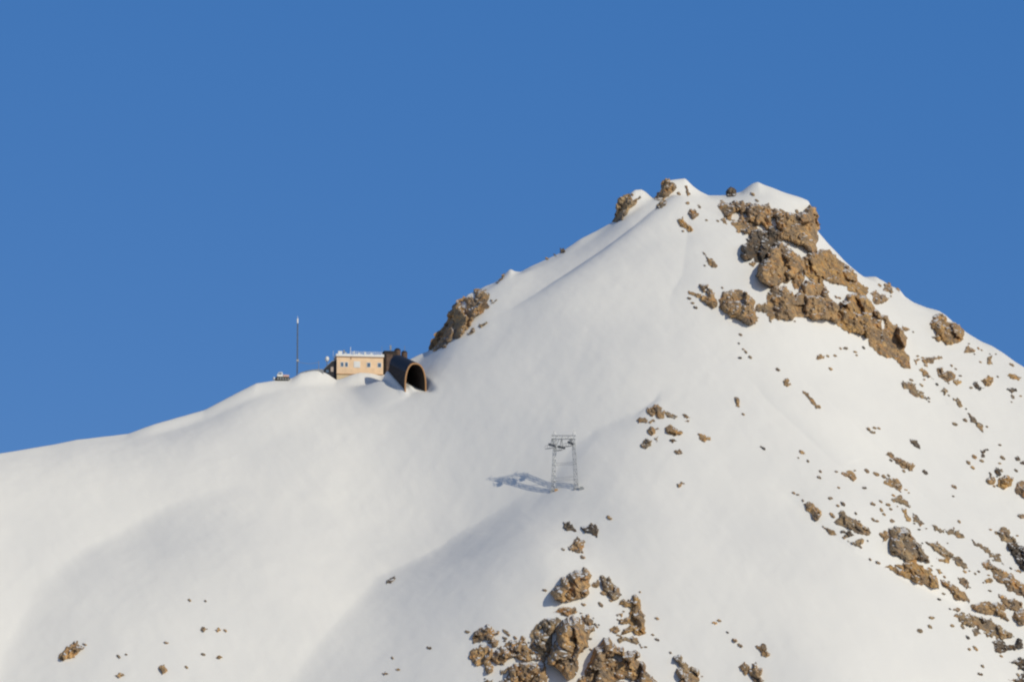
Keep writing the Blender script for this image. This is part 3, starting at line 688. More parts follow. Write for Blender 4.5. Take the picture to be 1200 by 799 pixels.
# ------------------------------------------------------------------ every rock of the face: name, label, category, tone, outline, extras
G1 = "cliffs under the summit"; G2 = "rocks low on the central rib"; G3 = "rocks of the field on the right flank"; G4 = "rocks along the left ridge"; G5 = "rocks under the middle edge"
ROCKS = [
# --- summit skyline
('rock_tower','ribbed brown rock tower with a round snow cap on the ridge left of the summit','rock','g',[(722,240),(724,235),(730,231),(734,228.5),(737,227),(740,233),(741.5,236),(746,233),(750,230),(751,231.5),(746,237),(741,242),(737,244),(733,252),(729,257.5),(723,260),(717.5,259.5),(721.5,254.5),(723,246)],dict(group=G4,k=.1)),
('rock_tower','jagged brown rock tower on the skyline at the left summit horn','rock','b',[(767,233),(770,227),(776,222),(777,212),(780,209.5),(783.5,209.5),(784.5,214),(789,215),(792.5,220),(789,224),(784,228),(779,232),(775,232.5),(771,234)],dict(group=G4,k=.1)),
('rock','small brown rock at the foot of the left summit tower','rock','g',[(774,237),(779,235),(780,238.5),(774,243),(769,245.5),(770,241)],dict(group=G4)),
('rock','thin upright brown rock rib in the snow just right of the left summit horn','rock','b',[(803,218),(805,218),(808.5,228),(806.5,229.5),(804.5,224)],{}),
('rock','roundish tan rock in the snow beneath the left summit horn','rock','b',[(807,250),(810,245.5),(815,247),(818.5,251),(815,254.5),(810,255)],{}),
('rock','bent ochre rock strip in the snow beneath the left summit horn','rock','o',[(794.5,257),(800,254),(802.5,260),(808,265),(811.5,270),(807,271.5),(801,266),(796,260)],{}),
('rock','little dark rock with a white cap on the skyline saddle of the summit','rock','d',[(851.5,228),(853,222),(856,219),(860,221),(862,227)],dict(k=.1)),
# --- summit cliffs
('cliff','broken brown cliff with snow pockets under the left side of the summit cap','cliff','b',[(844,240),(849,239),(858,238.5),(865,239.5),(870,236.5),(872,241),(882,241.5),(888,241),(896,242),(900,239.5),(903,248),(901,255),(902,262),(899,268),(893,268),(886,270),(880,274),(873,272),(868,271),(859,262),(864,258),(859,255),(855,256.5),(850,252),(847,246)],dict(grow_=2.2,col=2.6,group=G1,holes=[[(857,257),(860,250),(866,247),(868,252),(866,257),(862,259)],[(870,249.5),(874,249.5),(874.5,253.5),(871,254)],[(886,264),(891,262),(897,269),(893,272)]])),
('rock','small pointed brown rock at the lower left tip of the summit cliffs','rock','b',[(845,257),(849,253),(852,263),(848.5,261)],{}),
('cliff','tall rounded brown buttress directly beneath the right end of the summit snow cap','cliff','b',[(904,250),(910,246.5),(918,249),(928,252),(935,253),(944,250),(949,242),(955,245),(957.5,255),(958.5,267),(957,278),(956,292),(949,293.5),(945,289),(939,286),(931,284),(924,281),(917,279),(913,277),(911,266),(907,262),(904,257)],dict(grow_=2.2,col=2.6,group=G1,k=.16,holes=[[(902.5,257),(905,255),(910,264),(909,267),(904,265)]])),
('cliff','dark shaded cliff cut by clefts below the broken left summit cliff','cliff','d',[(880,274),(887,271),(893,273),(900,269),(906,266),(911,270),(913,278),(910,284),(903,287),(899,292),(896,300),(891,306),(886,305),(884,300),(879,303),(873,303),(869,299),(870,291),(877,286),(880,279)],dict(grow_=2.2,col=2.6,group=G1,k=.2)),  # shade on its left-facing faces is put into the dark tone
('rock','small tan rock at the foot of the dark cleft cliff','rock','b',[(878,308),(885,305),(886,309),(880,310)],{}),
('cliff','large slanting tan cliff with a black shaded left side amid the summit cliffs','cliff','b',[(902,293),(908,286),(914,285),(920,289),(926,294),(932,299),(937,304),(943,306),(941,314),(934,318),(930,325),(926,324),(922,330),(917,328),(911,334),(903,334.5),(895,330),(887,323),(890,314),(895,306)],dict(grow_=2.2,col=2.6,group=G1,k=.3,bulge=2.2)),
('cliff','orange tan cliff under the thin snow rim of the right summit ridge','cliff','o',[(943,304),(952,297),(961,294.5),(972,294),(978,300),(986,309),(997,316),(1002,322),(1003,330),(1008,335),(1016,339),(1014,345),(1005,343),(994,334),(986,332),(974,330),(968,326),(960,323),(963,330),(969,336),(958,330),(950,326),(943,321),(941,314)],dict(grow_=2.2,col=2.6,group=G1,k=.2)),
('cliff','small grey rock block wedged between the tan and orange summit cliffs','cliff','b',[(932,322),(938,318),(942,324),(940,330),(936,335),(932,338),(929,330)],dict(grow_=1.5,col=2.4)),
('boulder','small round brown boulder touching the left end of the lower cliff band','boulder','g',[(886,360),(890,356),(897,355),(899.5,360),(898,366),(890,365)],{}),
('cliff','broad grey brown cliff forming the left end of the lower cliff band','cliff','b',[(901.5,345),(905,340),(909,336.5),(918,336),(922,341),(928,346),(931,350),(936,344),(940,337),(942,352),(941,369.5),(930,370.5),(918,372.5),(904,372.5),(900,367),(901.5,355)],dict(grow_=2.2,col=2.6,group=G1,k=.2,bulge=1.4)),
('cliff','grey cliff beside the dark vertical crack of the lower cliff band','cliff','b',[(941,334),(945,330),(952,332),(963,337),(970,343),(969,348),(975,354),(983,362),(986,371),(987,383),(976.5,375.5),(963,371.5),(950,371),(942.5,369.5),(943.5,352)],dict(grow_=2.2,col=2.6,group=G1,k=.2,bulge=1.3)),
('cliff','brown and ochre cliff under the snow tongue of the lower cliff band','cliff','o',[(984,362),(986,355),(993,354),(995,346),(1003.5,345),(1014,350),(1020,357),(1024,364),(1019,370),(1017,380),(1017,393.5),(1008,390),(997.5,387.5),(995,389),(988,383),(987,371)],dict(grow_=2.2,col=2.6,group=G1,k=.2,bulge=1.3)),
('cliff','grey brown cliff tapering to a point at the right end of the lower cliff band','cliff','b',[(1019,371),(1025,364.5),(1030.5,371),(1039.5,374),(1050,381.5),(1057.5,392),(1059,407),(1066,430),(1056,425),(1044,417.5),(1038,416),(1026,408.5),(1020,401),(1018,393)],dict(grow_=2.2,col=2.6,group=G1,k=.2,bulge=1.3,holes=[[(1033,374.5),(1036,375),(1037,384),(1034,386)],[(1020,371),(1024,371),(1022.5,375)]])),
('boulder','big lone brown boulder on the snow left of the lower cliff band','boulder','b',[(842.5,351),(846,346),(852.5,342),(862.5,340),(867.5,340.5),(870.5,344),(872.5,342),(877.5,346),(882.5,351),(882.5,360),(885,369),(889,372.5),(885,379),(879,381),(872.5,378),(865,374),(857.5,372),(850,365.5),(843,359)],dict(bulge=1.2)),
('rock','forked tan rock with a snow hole left of the big lone boulder','rock','b',[(820,333),(830,334),(834,340),(837.5,350),(840,357.5),(835.5,361),(829,357.5),(822.5,351),(815,346),(807.5,344),(807.5,341),(814,344),(825,347),(830,347.5),(829,344),(824,341)],dict(holes=[[(826,338),(829,337.5),(829.5,340.5),(826.5,341)]],fine=.8)),
('rock','thin slanting tan rock rib on the snow face above the forked rock','rock','b',[(823,295),(827,299),(832.5,305),(840,311),(839,313),(831,309),(827,306),(830,305)],dict(fine=.8)),
# --- right ridge
('boulder','brown boulder in the snow just beneath the right ridge crest beside the cliffs','boulder','b',[(1020,344),(1027.5,341),(1036.5,345),(1042,349),(1038,353),(1029,356),(1023,351)],{}),
('rock','dark pointed rock on the right ridge skyline above a brown boulder','rock','b',[(1037,337),(1041,331),(1043,332.5),(1046,342),(1044,343.5)],{}),
('rock','tiny ochre rock on the right ridge skyline where it starts to drop','rock','o',[(1050,337.5),(1054.5,339.5),(1053.5,343)],{}),
('rock','small pointed brown rock in the snow right of the lower cliff band tip','rock','b',[(1057,380),(1066,386),(1058,386)],{}),
('boulder','large two lobed tan boulder close under the right ridge skyline','boulder','o',[(1090,380),(1094,370.5),(1099,368),(1109,373.5),(1111.5,378),(1116,378),(1129.5,389.5),(1128.5,397),(1122,401.5),(1110.5,403.5),(1103,398),(1092,394),(1097.5,390),(1092,384)],{}),
('rock','small arrow shaped brown rock below the two lobed boulder','rock','b',[(1130,412),(1135,405),(1142.5,410),(1139,412)],{}),
('rock','thin upright brown rock beneath the far right skyline','rock','g',[(1157.5,424),(1162,416.5),(1163,427),(1159.5,428)],{}),
('rock','flat ochre rock sliver near the skyline at the far right edge','rock','o',[(1181,440),(1191,440),(1197,442),(1193,445),(1184,442.5)],{}),
('rock','small nearly black rock below the ochre sliver at the far right edge','rock','d',[(1180,456),(1186,454.5),(1191,458.5),(1186,460.5)],{}),
('rock','bright orange rock beside a dark one on the right snowfield','rock','o',[(1150,445.5),(1157.5,440),(1163,442),(1160.5,450.5),(1154,449.5)],{}),
('rock','dark flat rock touching the bright orange one on the right snowfield','rock','d',[(1140.5,449.5),(1145.5,447.5),(1154,454),(1150,456),(1142.5,452)],{}),
('rock','long thin tan rock rib at the top of the small cluster beside the cliff tip','rock','b',[(1080.5,422),(1090,419.5),(1103,417.5),(1104,419.5),(1094,422),(1086,425),(1087,430),(1083.5,427)],{}),
('rock','small brown rock nearest the pointed tip of the lower cliff band','rock','b',[(1071,421),(1078,420.5),(1074,427)],{}),
('rock','slanting wedge of brown rock under the small cluster beside the cliff tip','rock','b',[(1077,432.5),(1080.5,431.5),(1088,440),(1095,445),(1082.5,440)],{}),
('rock','ragged brown rock in the centre of the small cluster beside the cliff tip','rock','b',[(1098.5,431.5),(1105,430.5),(1104,434.5),(1114.5,435.5),(1119,442),(1110.5,447.5),(1101,441)],{}),
('rock','orange rock at the right end of the small cluster beside the cliff tip','rock','o',[(1118,447.5),(1123,444),(1126.5,447.5),(1122,451)],{}),
('rock_slab','dark straight slanting rock slab on the snow below the cliff tip','rock','g',[(1057,449),(1058.5,446),(1064,447.5),(1073,454),(1082.5,460.5),(1086,469),(1075,464.5),(1060,455)],{}),
('rock','little brown rock pierced by snow below the small cluster','rock','g',[(1102,459),(1106,454),(1110.5,459),(1107,462.5)],{}),
('rock','short slanting brown rock rib running down from the small cluster','rock','g',[(1117,466),(1121,466),(1127.5,475.5),(1125,476.5)],{}),
('rock','long thin dark rock rib at the lower end of the line from the small cluster','rock','g',[(1134,484),(1136,485),(1142.5,490.5),(1151.5,500.5),(1153,507.5),(1148,501),(1141,494)],{}),
# --- right flank field
('rock','small dark brown wedge rock highest on the open snow of the right flank','rock','d',[(1066.5,514),(1075,516),(1078,525),(1071.5,521.5)],dict(k=.12,group=G3)),
('rock','long brown rock rib slanting across the top of the right flank field','rock','b',[(1039,532.5),(1044,530),(1051.5,536.5),(1063,541.5),(1072,545),(1070,551),(1058,547.5),(1050,541)],dict(k=.12,group=G3)),
('boulder','humped tan boulder just below the long slanting rib','boulder','b',[(1036.5,566),(1041.5,560),(1051.5,561.5),(1056.5,570),(1056,576.5),(1046.5,570)],dict(k=.12,group=G3)),
('rock','brown rock directly below the humped tan boulder','rock','g',[(1045,585),(1055,580),(1063.5,588),(1066,594),(1055,589)],dict(k=.12,group=G3)),
('rock','narrow ochre rock left of a dark wedge above the big striped outcrop','rock','o',[(1057,595),(1062,597),(1066.5,610),(1062,609)],dict(k=.12,group=G3)),
('rock','dark brown wedge rock right of the narrow ochre one','rock','g',[(1069,600),(1075,605.5),(1082.5,613.5),(1078.5,616),(1070.5,609.5)],dict(k=.12,group=G3)),
('boulder','round brown boulder leftmost of the four near the right picture edge','boulder','b',[(1157.5,560),(1160,556.5),(1165,558.5),(1166,562.5),(1163.5,566.5),(1158,565.5)],{}),
('rock','small dark rock topmost of the four near the right picture edge','rock','d',[(1167,547),(1172,550),(1173,556),(1169,556)],{}),
('boulder','ochre faced boulder in the middle of the four near the right picture edge','boulder','o',[(1170,562),(1177,557),(1187,560),(1185,567),(1177,572.5),(1170,568)],{}),
('boulder','brown boulder cut by the right picture edge, lowest of four','boulder','b',[(1190,572),(1193,565),(1205,563),(1206,582),(1192,578)],{}),
('rock','small dark upright rock on the snow above the four boulders','rock','d',[(1149,527),(1155,526.5),(1153.5,535),(1151,535)],{}),
('rock','short dark topped brown rock standing alone on the snow left of the humped boulder','rock','b',[(987,553),(997.5,552),(1003,560),(1000,563),(993,557.5)],dict(k=.12,group=G3)),
('rock','leftmost large tan rock at the edge of the right flank field','rock','b',[(942,590),(946.5,588),(954,593.5),(962,602.5),(958.5,608.5),(952,605.5),(949.5,599.5)],dict(k=.12,group=G3)),
('rock','thin tan sliver below the leftmost rock of the right flank field','rock','b',[(964.5,617),(972,620),(980,626),(975,626)],dict(k=.12,group=G3)),
('rock_outcrop','knobbly brown outcrop between the leftmost rock and the big striped outcrop','rock','g',[(978,611),(982.5,608.5),(982.5,601),(988.5,599),(994.5,605),(1003.5,610),(1011,616),(1020,623.5),(1015.5,626.5),(1005,623.5),(994.5,618),(985.5,614.5)],dict(k=.12,group=G3)),
('rock','dark flat rock directly under the knobbly brown outcrop','rock','d',[(985.5,622),(993,622),(1000.5,627),(994.5,628)],dict(k=.12,group=G3)),
('rock','curved thin brown rock at the snow edge under the knobbly outcrop','rock','g',[(993,632.5),(1002,635.5),(1008,631),(1011,635.5),(1005,638.5)],dict(k=.12,group=G3)),
('rock_outcrop','big outcrop striped by upright dark joints in the right flank field','rock','g',[(1042,618.5),(1049,616),(1057.5,617),(1067,624),(1072,634),(1082,643.5),(1086.5,659),(1080,658.5),(1074,654),(1067,655.5),(1060.5,657),(1052.5,650),(1044.5,648.5),(1043,639),(1042,627.5)],dict(k=.12,group=G3,bulge=1.3)),
('rock_outcrop','pale ochre foot of rock along the snow edge under the striped outcrop','rock','o',[(1061,658),(1067.5,656),(1073.5,656),(1075,661),(1085,666.5),(1096.5,674),(1099.5,689),(1093,687.5),(1078.5,683.5),(1065.5,677),(1049,669.5),(1037,665),(1041,663),(1052.5,667),(1059,668)],dict(k=.12,group=G3)),
('rock','small brown rock close against the left side of the striped outcrop','rock','b',[(1032,623.5),(1037,621.5),(1041,629),(1034.5,634.5)],dict(k=.12,group=G3)),
('rock','little brown ledge poking out left of the pale ochre foot','rock','b',[(1049,661),(1057.5,661.5),(1060,666),(1054,664)],dict(k=.12,group=G3)),
('rock','first brown rock in the thin row right of the striped outcrop','rock','g',[(1091.5,614.5),(1098,617),(1108,620),(1106,623.5),(1096.5,621.5)],dict(k=.12,group=G3)),
('rock','middle brown rock in the thin row right of the striped outcrop','rock','g',[(1108.8,621),(1117.5,620),(1118,626),(1111,625)],dict(k=.12,group=G3)),
('rock','hooked brown rock ending the thin row right of the striped outcrop','rock','g',[(1120,621.5),(1124,621),(1130,629),(1122.5,629)],dict(k=.12,group=G3)),
('rock_outcrop','knobbly grey outcrop slanting below the thin row of rocks','rock','g',[(1084,634.5),(1098,634),(1104.5,640.5),(1116,648.5),(1116,652.5),(1106,651),(1098,645),(1093,640.5)],dict(k=.12,group=G3)),
('rock','ochre ledge along the foot of the knobbly grey outcrop','rock','o',[(1098,652.5),(1108,654),(1114,654),(1111,659),(1101,656.5)],dict(k=.12,group=G3)),
('rock','arched thin brown rock right of the ochre ledge','rock','g',[(1116,655),(1125.5,654),(1132,661.5),(1134,665),(1121,660)],dict(k=.12,group=G3)),
('rock','small tan rock above the two lobed rock on the lower snow edge','rock','b',[(1097,666.5),(1101,665.5),(1106,671),(1101,671.5)],dict(k=.12,group=G3)),
('rock_outcrop','long brown rock on the lower snow edge right of the pale ochre foot','rock','b',[(1102,678.5),(1111,682),(1122.5,688.5),(1132,697.5),(1135.5,706),(1124,702),(1114,694),(1106,686)],dict(k=.12,group=G3)),
('rock','leaf shaped brown rock just above the long rock on the lower snow edge','rock','b',[(1123,676),(1130.5,678),(1134.5,686),(1132,689),(1125.5,682.5)],dict(k=.12,group=G3)),
('rock_slab','thin straight dark slab slanting above the broad brown slab','rock','g',[(1139,631.5),(1149.5,637.5),(1160,645),(1170.5,652.5),(1176.5,661.5),(1166,655.5),(1155.5,646.5),(1142,637.5)],dict(k=.12,group=G3)),
('rock_slab','broad long brown slab slanting down to the right picture edge','rock','b',[(1151,660),(1157,656),(1164.5,663),(1175,667.5),(1187,673.5),(1196,682.5),(1206,690),(1206,706),(1187,691.5),(1175,682.5),(1164.5,672),(1155.5,666)],dict(k=.12,group=G3)),
('rock','brown rock at the head of the black cleft by the right picture edge','rock','g',[(1166,622),(1173.5,618),(1182.5,622.5),(1184,628.5),(1196,636),(1181,635),(1173.5,632),(1171,625.5)],dict(k=.12,group=G3)),
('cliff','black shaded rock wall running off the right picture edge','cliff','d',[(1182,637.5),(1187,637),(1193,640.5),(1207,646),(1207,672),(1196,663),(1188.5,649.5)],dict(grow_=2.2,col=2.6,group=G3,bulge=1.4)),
('rock','tiny ochre rock on the snow left of the broad brown slab','rock','o',[(1154,679.5),(1158.5,676.5),(1161.5,682),(1156,682.5)],dict(k=.12,group=G3)),
('rock','tiny brown rock between the broad slab and the black wall','rock','b',[(1188,666.5),(1193,667),(1196,671),(1191,669)],dict(k=.12,group=G3)),
('rock_outcrop','spindle shaped brown outcrop low on the right with a pointed left end','rock','b',[(1138.5,710),(1145.5,707.5),(1156.5,705.5),(1168.5,705),(1178,710.5),(1175.5,717),(1181,727),(1174,724),(1167.5,720),(1156.5,719),(1145.5,716)],dict(k=.12,group=G3)),
('rock_outcrop','tan knobbly outcrop above the right half of the spindle shaped one','rock','b',[(1170.5,695.5),(1174,697),(1179.5,702),(1189,701),(1197.5,706.5),(1194.5,713),(1183.5,712),(1175.5,705)],dict(k=.12,group=G3)),
('rock_outcrop','brown outcrop cut by the right picture edge beside the spindle shaped one','rock','b',[(1186.5,721),(1189,716),(1206,714),(1207,732),(1196,731.5)],dict(k=.12,group=G3)),
('rock_outcrop','left half of the grey rubble band below the spindle shaped outcrop','rock','g',[(1119.5,719.5),(1128,717.5),(1134.5,721.5),(1146,723),(1151,729),(1153.5,736.5),(1146,735),(1137.5,733.5),(1126.5,731),(1129,725.5)],dict(k=.12,group=G3,ragged=1.8)),
('rock_outcrop','right half of the grey rubble band below the spindle shaped outcrop','rock','g',[(1147.5,723),(1154,724.5),(1164.5,729.5),(1173,735),(1181,740.5),(1188,746),(1175.5,748.5),(1167.5,744.5),(1156.5,744.5),(1154.5,736),(1152,729)],dict(k=.12,group=G3,ragged=1.8)),
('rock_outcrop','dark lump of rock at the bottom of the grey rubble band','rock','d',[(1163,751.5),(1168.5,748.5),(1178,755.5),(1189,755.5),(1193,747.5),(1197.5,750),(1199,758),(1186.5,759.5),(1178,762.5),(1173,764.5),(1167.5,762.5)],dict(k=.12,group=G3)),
('rock','dark brown rock at the right picture edge under the dark lump','rock','d',[(1182.5,774.5),(1193,770.5),(1205,773),(1206,785),(1193,781.5),(1190.5,776)],dict(k=.12,group=G3)),
('rock','small brown rock in the lower right corner of the snow','rock','b',[(1181,795),(1188,794),(1188,797.5)],dict(k=.12,group=G3)),
('rock','blackish rock cut by the lower right picture corner','rock','d',[(1190,795),(1197,789),(1207,788),(1207,806),(1192,804)],dict(k=.12,group=G3)),
('rock','small grey rock hanging below the left half of the rubble band','rock','g',[(1140,739),(1147,738),(1149.5,742),(1141.5,743)],dict(k=.12,group=G3)),
('rock','flat brown rock just above the left end of the rubble band','rock','b',[(1117,713.5),(1121,711.5),(1125,713),(1121,715)],dict(k=.12,group=G3)),
# --- low on the central rib
('rock_outcrop','arched brown outcrop at the upper left of the rocks low on the central rib','rock','b',[(556,741),(565,735),(572,731.5),(576,736),(584,738.5),(584,742),(577,746),(583.5,749.5),(582,756),(577,758),(575,749.5),(567,748),(558.5,751),(556,753),(555,749.5)],dict(group=G2,bulge=1.3)),
('boulder','round brown boulder farthest left of the rocks low on the central rib','boulder','b',[(550,768),(553.5,761),(562,757),(570,756.5),(576,759.5),(577,765.5),(572,773),(577,779),(573.5,788.5),(570,785.5),(568,777),(562,778.5),(553.5,774)],dict(group=G2,bulge=1.3)),
('rock_outcrop','brown outcrop with a pointed horn between the round boulder and the big tower','rock','b',[(577,767),(582,761),(593,753),(604.5,751),(611,745),(615.5,746.5),(615.5,753),(619.5,759.5),(624.5,763),(632,769.5),(634,774),(619,774.5),(609.5,772),(602,767.5),(593,773),(591,778.5),(583.5,778),(578.5,774.5)],dict(group=G2,bulge=1.2,holes=[[(622,766),(627,765),(629,769),(624,770)]])),
('rock_outcrop','square brown outcrop cut by the bottom picture edge below the horned one','rock','b',[(594.5,784),(599.5,780),(609.5,776),(624,775.5),(636.5,778),(639,787),(638.5,806),(588,806),(586,797),(594.5,792)],dict(group=G2,bulge=1.2)),
('rock','small grey rock at the left shoulder of the square outcrop','rock','g',[(587,784),(593.5,782.5),(593.5,787.5),(588,789.5)],dict(group=G2)),
('rock','brown rock at the bottom edge below the round left boulder','rock','b',[(569.5,797),(578,795),(583,806),(566,806)],dict(group=G2)),
('rock_outcrop','fluted brown outcrop with a blue shadow at its left, topmost of the rib rocks','rock','b',[(645,693),(656.5,684.5),(658,676.5),(667,672),(679,668),(688.5,666),(693,674),(691.5,686),(687,698),(679,700),(670.5,702.5),(658,706),(651,702.5)],dict(group=G2,bulge=1.5)),
('rock','small tan rock between the fluted outcrop and the dark crooked one','rock','b',[(694,684),(700,679),(703,684.5),(698,687)],dict(group=G2)),
('rock','dark crooked rock right of the fluted outcrop','rock','g',[(703,675),(706,674),(710.5,681),(714,675),(716.5,682.5),(724.5,688),(728,696.5),(721,702),(714,697.5),(707.5,692)],dict(group=G2)),
('rock_outcrop','ragged ochre column of rock along the right side of the rib rocks','rock','o',[(724.5,708.5),(731.5,702),(742,703.5),(743.5,696.5),(749,702),(750.5,712),(755.5,721),(756.5,740),(749,743.5),(742,738),(731.5,742),(726,747),(731.5,736.5),(740,731),(726,729.5),(726,726),(738,724),(740,712)],dict(group=G2)),
('rock','tiny rock in the snow left of the ragged ochre column','rock','b',[(724.5,719),(729.5,717.5),(728,722.5)],dict(group=G2)),
('rock','small oval brown rock alone in the snow patch left of the ragged column','rock','b',[(715,736.5),(720,733),(726,736.5),(722.5,741),(715.5,740)],dict(group=G2)),
('rock','thin ledge of brown rock under the ragged ochre column','rock','g',[(728,745),(742,745),(751.5,757.5),(742,752),(731.5,749.5),(724.5,750.5)],dict(group=G2)),
('rock_outcrop','tall reddish brown rock tower with a black shaded cleft, largest low on the rib','rock','b',[(652,738),(660,726),(672,720.5),(679,724.5),(684.5,733),(695,733),(696.5,738.5),(689.5,747),(689.5,757.5),(677.5,764.5),(675.5,771.5),(677.5,782),(672,794),(665,795.5),(655,785),(641,776.5),(645,764.5),(650,754)],dict(group=G2,bulge=3.0,k=.42)),
('rock_outcrop','grey brown shoulder of rock leaning against the left of the tall tower','rock','g',[(622,742),(628.5,733),(641,725),(652,723),(657,725.5),(650,735),(646,744),(647,755),(643,765),(638,775),(630.5,762.5),(622,757.5),(623.5,748.5)],dict(group=G2,holes=[[(632,737.5),(636,734),(636.5,741),(632,742)]])),
('rock','flat capping rock on top of the tall reddish tower','rock','b',[(649,717),(660,711),(674,711.5),(678,716),(670.5,718.5),(658,719.5)],dict(group=G2)),
('rock','small rocks of the right shoulder of the tall tower','rock','b',[(682,721),(689.5,719),(690,724),(696,731),(688,730.5),(685,725)],dict(group=G2)),
('rock_outcrop','wide brown outcrop with snow ledges at the bottom picture edge right of the tower','rock','b',[(674,806),(679,794),(689.5,780),(695,764.5),(707,749),(714,747),(717.5,754),(729.5,757.5),(731,764.5),(749,764.5),(745,771),(752,774.5),(759,789),(768,797),(770,806)],dict(group=G2,bulge=1.7,k=.3,holes=[[(713,769.5),(721,765.5),(731,769.5),(729,773.5),(720,770.5)],[(724,796),(733,793.5),(745,797),(734,799)]])),
('rock_outcrop','broken brown rocks at the bottom picture edge right of the wide outcrop','rock','g',[(789,769.5),(797.5,767),(806,781.5),(819,787),(819,796),(809,806),(792,806),(798,795),(792,786),(798,781)],dict(group=G2)),
('rock','dark upper left one of the three rocks below the pylon','rock','d',[(660.5,610.5),(667.5,610.5),(675,622),(663,619.5)],{}),
('rock','dark upper right one of the three rocks below the pylon','rock','d',[(681.5,616.5),(692.5,612.5),(701,621),(699.5,629),(686.5,624)],{}),
('boulder','reddish brown lowest one of the three rocks below the pylon','boulder','b',[(666,640),(676.5,628),(685,635.5),(683.5,647),(672,645.5)],{}),
('rock','squarish tan rock on the snow at the lower right, above a double boulder','rock','b',[(886,756),(895,754),(901,767.5),(892.5,766)],{}),
('boulder','left half of the double boulder on the lower right snow','boulder','b',[(866,780),(872.5,775),(878,781),(874,790)],{}),
('boulder','right taller half of the double boulder on the lower right snow','boulder','b',[(878.5,782.5),(886,775),(892.5,782.5),(890,792.5),(895,796),(887.5,800),(880.5,792.5)],dict(bulge=1.5)),
# --- under the middle edge
('rock','brown rock at the left end of the snow lip in the middle of the face','rock','b',[(746.5,492),(750,489),(756,490),(757.5,495),(748.5,495)],dict(group=G5)),
('rock','small flat brown rock touching the left one under the snow lip','rock','b',[(760,494),(765,491),(767,494),(762,495.5)],dict(group=G5)),
('rock','arched brown rock right under the crown of the snow lip','rock','b',[(758,480),(766.5,474),(772.5,476.5),(778.5,481),(778,488.5),(772,489),(769,484),(765,487)],dict(group=G5)),
('rock','slim brown wedge right of the arched rock under the snow lip','rock','g',[(780,482.5),(786,485.5),(793.5,488),(790.5,490),(783,488)],dict(group=G5)),
('rock','upper one of two flakes at the right of the snow lip rocks','rock','g',[(800,485),(809,489),(805.5,490)],dict(group=G5)),
('rock','lower one of two flakes at the right of the snow lip rocks','rock','b',[(802,492),(808.5,491.5),(807,494)],dict(group=G5)),
('rock','two humped brown rock in the second row below the snow lip','rock','b',[(759,503.5),(765,500.5),(772,503),(768,506.5),(760.5,507)],dict(group=G5)),
('rock','largest ochre rock below the snow lip in the middle of the face','rock','o',[(780,501),(786,498),(793.5,503.5),(799.5,507),(792,509.5),(784.5,508)],dict(group=G5)),
('rock','dark sided rock at the lower left of the snow lip group','rock','g',[(751.5,520),(757,514),(763.5,516),(762,522),(757,525)],dict(group=G5)),
('rock','small grey rock right of the dark sided one of the snow lip group','rock','g',[(767,512.5),(772.5,511),(769.5,518)],dict(group=G5)),
('rock','small dark flat rock beneath the largest ochre rock','rock','d',[(785,515),(793.5,516),(789,518.5)],dict(group=G5)),
('rock','little arched tan rock lowest of the snow lip group','rock','b',[(790.5,528),(796.5,526),(799.5,530.5),(795,531)],dict(group=G5)),
('rock','dark and orange almond shaped rock to the right of the snow lip group','rock','b',[(818,508),(823.5,509.5),(832,515.5),(826.5,517),(820,512.5)],{}),
('rock','lone round tan rock in the smooth snow below the snow lip group','rock','b',[(793.5,566.5),(798,564),(802,567),(797,570)],{}),
# --- right face
('rock','small oval brown rock above the long sliver on the right snow face','rock','b',[(918,446.5),(924,445),(927,450),(919,450)],{}),
('rock','long thin brown sliver slanting on the right snow face','rock','b',[(941,457.5),(947,461),(961.5,477),(957,478),(948,466.5)],{}),
('rock','small peaked brown rock on the snow beneath the lower cliff band','rock','b',[(957,420),(961.5,415),(965.5,419.5)],{}),
('rock','small upright brown sliver alone on the snow below the lone boulder','rock','b',[(861,465.5),(864,466),(866,476.5),(863,475)],{}),
('rock','little tan sliver high above the leftmost rock of the right flank field','rock','b',[(937,527),(940,528),(944.5,533),(939,531)],{}),
# --- left ridge
('cliff','long ribbed brown cliff on the left ridge skyline above the arched tunnel','cliff','b',[(503,411),(511.5,396),(523.5,379.5),(527,367.5),(531,361.5),(538.5,352.5),(543,349),(547,351),(552,348),(557,357),(557.5,350),(556.5,340.5),(561,340),(564,341),(569,340.5),(571,348),(568.5,355.5),(571.5,358.5),(565.5,364.5),(558,367.5),(553.5,373.5),(547.5,381),(540,390),(525,399),(517.5,406.5),(508.5,409.5)],dict(grow_=2.2,col=2.6,group=G4,k=.1,bulge=1.2,holes=[[(540,354),(544.5,352.5),(546,361.5),(541.5,360)]])),
('rock','small grey rock in the snow below the long ribbed cliff','rock','g',[(548,390),(555,384),(553.5,390),(550.5,391.5)],{}),
('rock','thin grey rock right of the top of the long ribbed cliff','rock','g',[(575.5,355.5),(582,351),(584,350.5),(579,355)],{}),
('rock','thin brown rock leaning on the snow horn of the left ridge skyline','rock','b',[(581,331.5),(588,322.5),(591,320.5),(586.5,328.5),(583.5,332)],dict(group=G4)),
('rock','faint grey streak of rock low beside the long ribbed cliff','rock','g',[(561,382),(570,377),(571,378.5),(564,383.5)],{}),
('rock','tiny dark rock tooth halfway up the left ridge skyline','rock','d',[(655.5,298),(657,290.5),(660.5,291),(660.5,296)],dict(group=G4)),
# --- lower left
('boulder','pointed tan boulder low at the left of the picture, largest on the lower left snow','boulder','b',[(69,770),(73.5,764.5),(86,754),(91.5,751),(93,756.5),(98.5,757.5),(90.5,765.5),(75,773)],dict(bulge=1.3)),
('rock','flat tan rock lowest on the lower left snow','rock','b',[(134.5,790.5),(140,787.5),(147,790.5),(140,793)],{}),
('rock','triangular tan rock right of the flat one on the lower left snow','rock','b',[(188,780),(193,778.5),(196.5,783.5),(190.5,789)],{}),
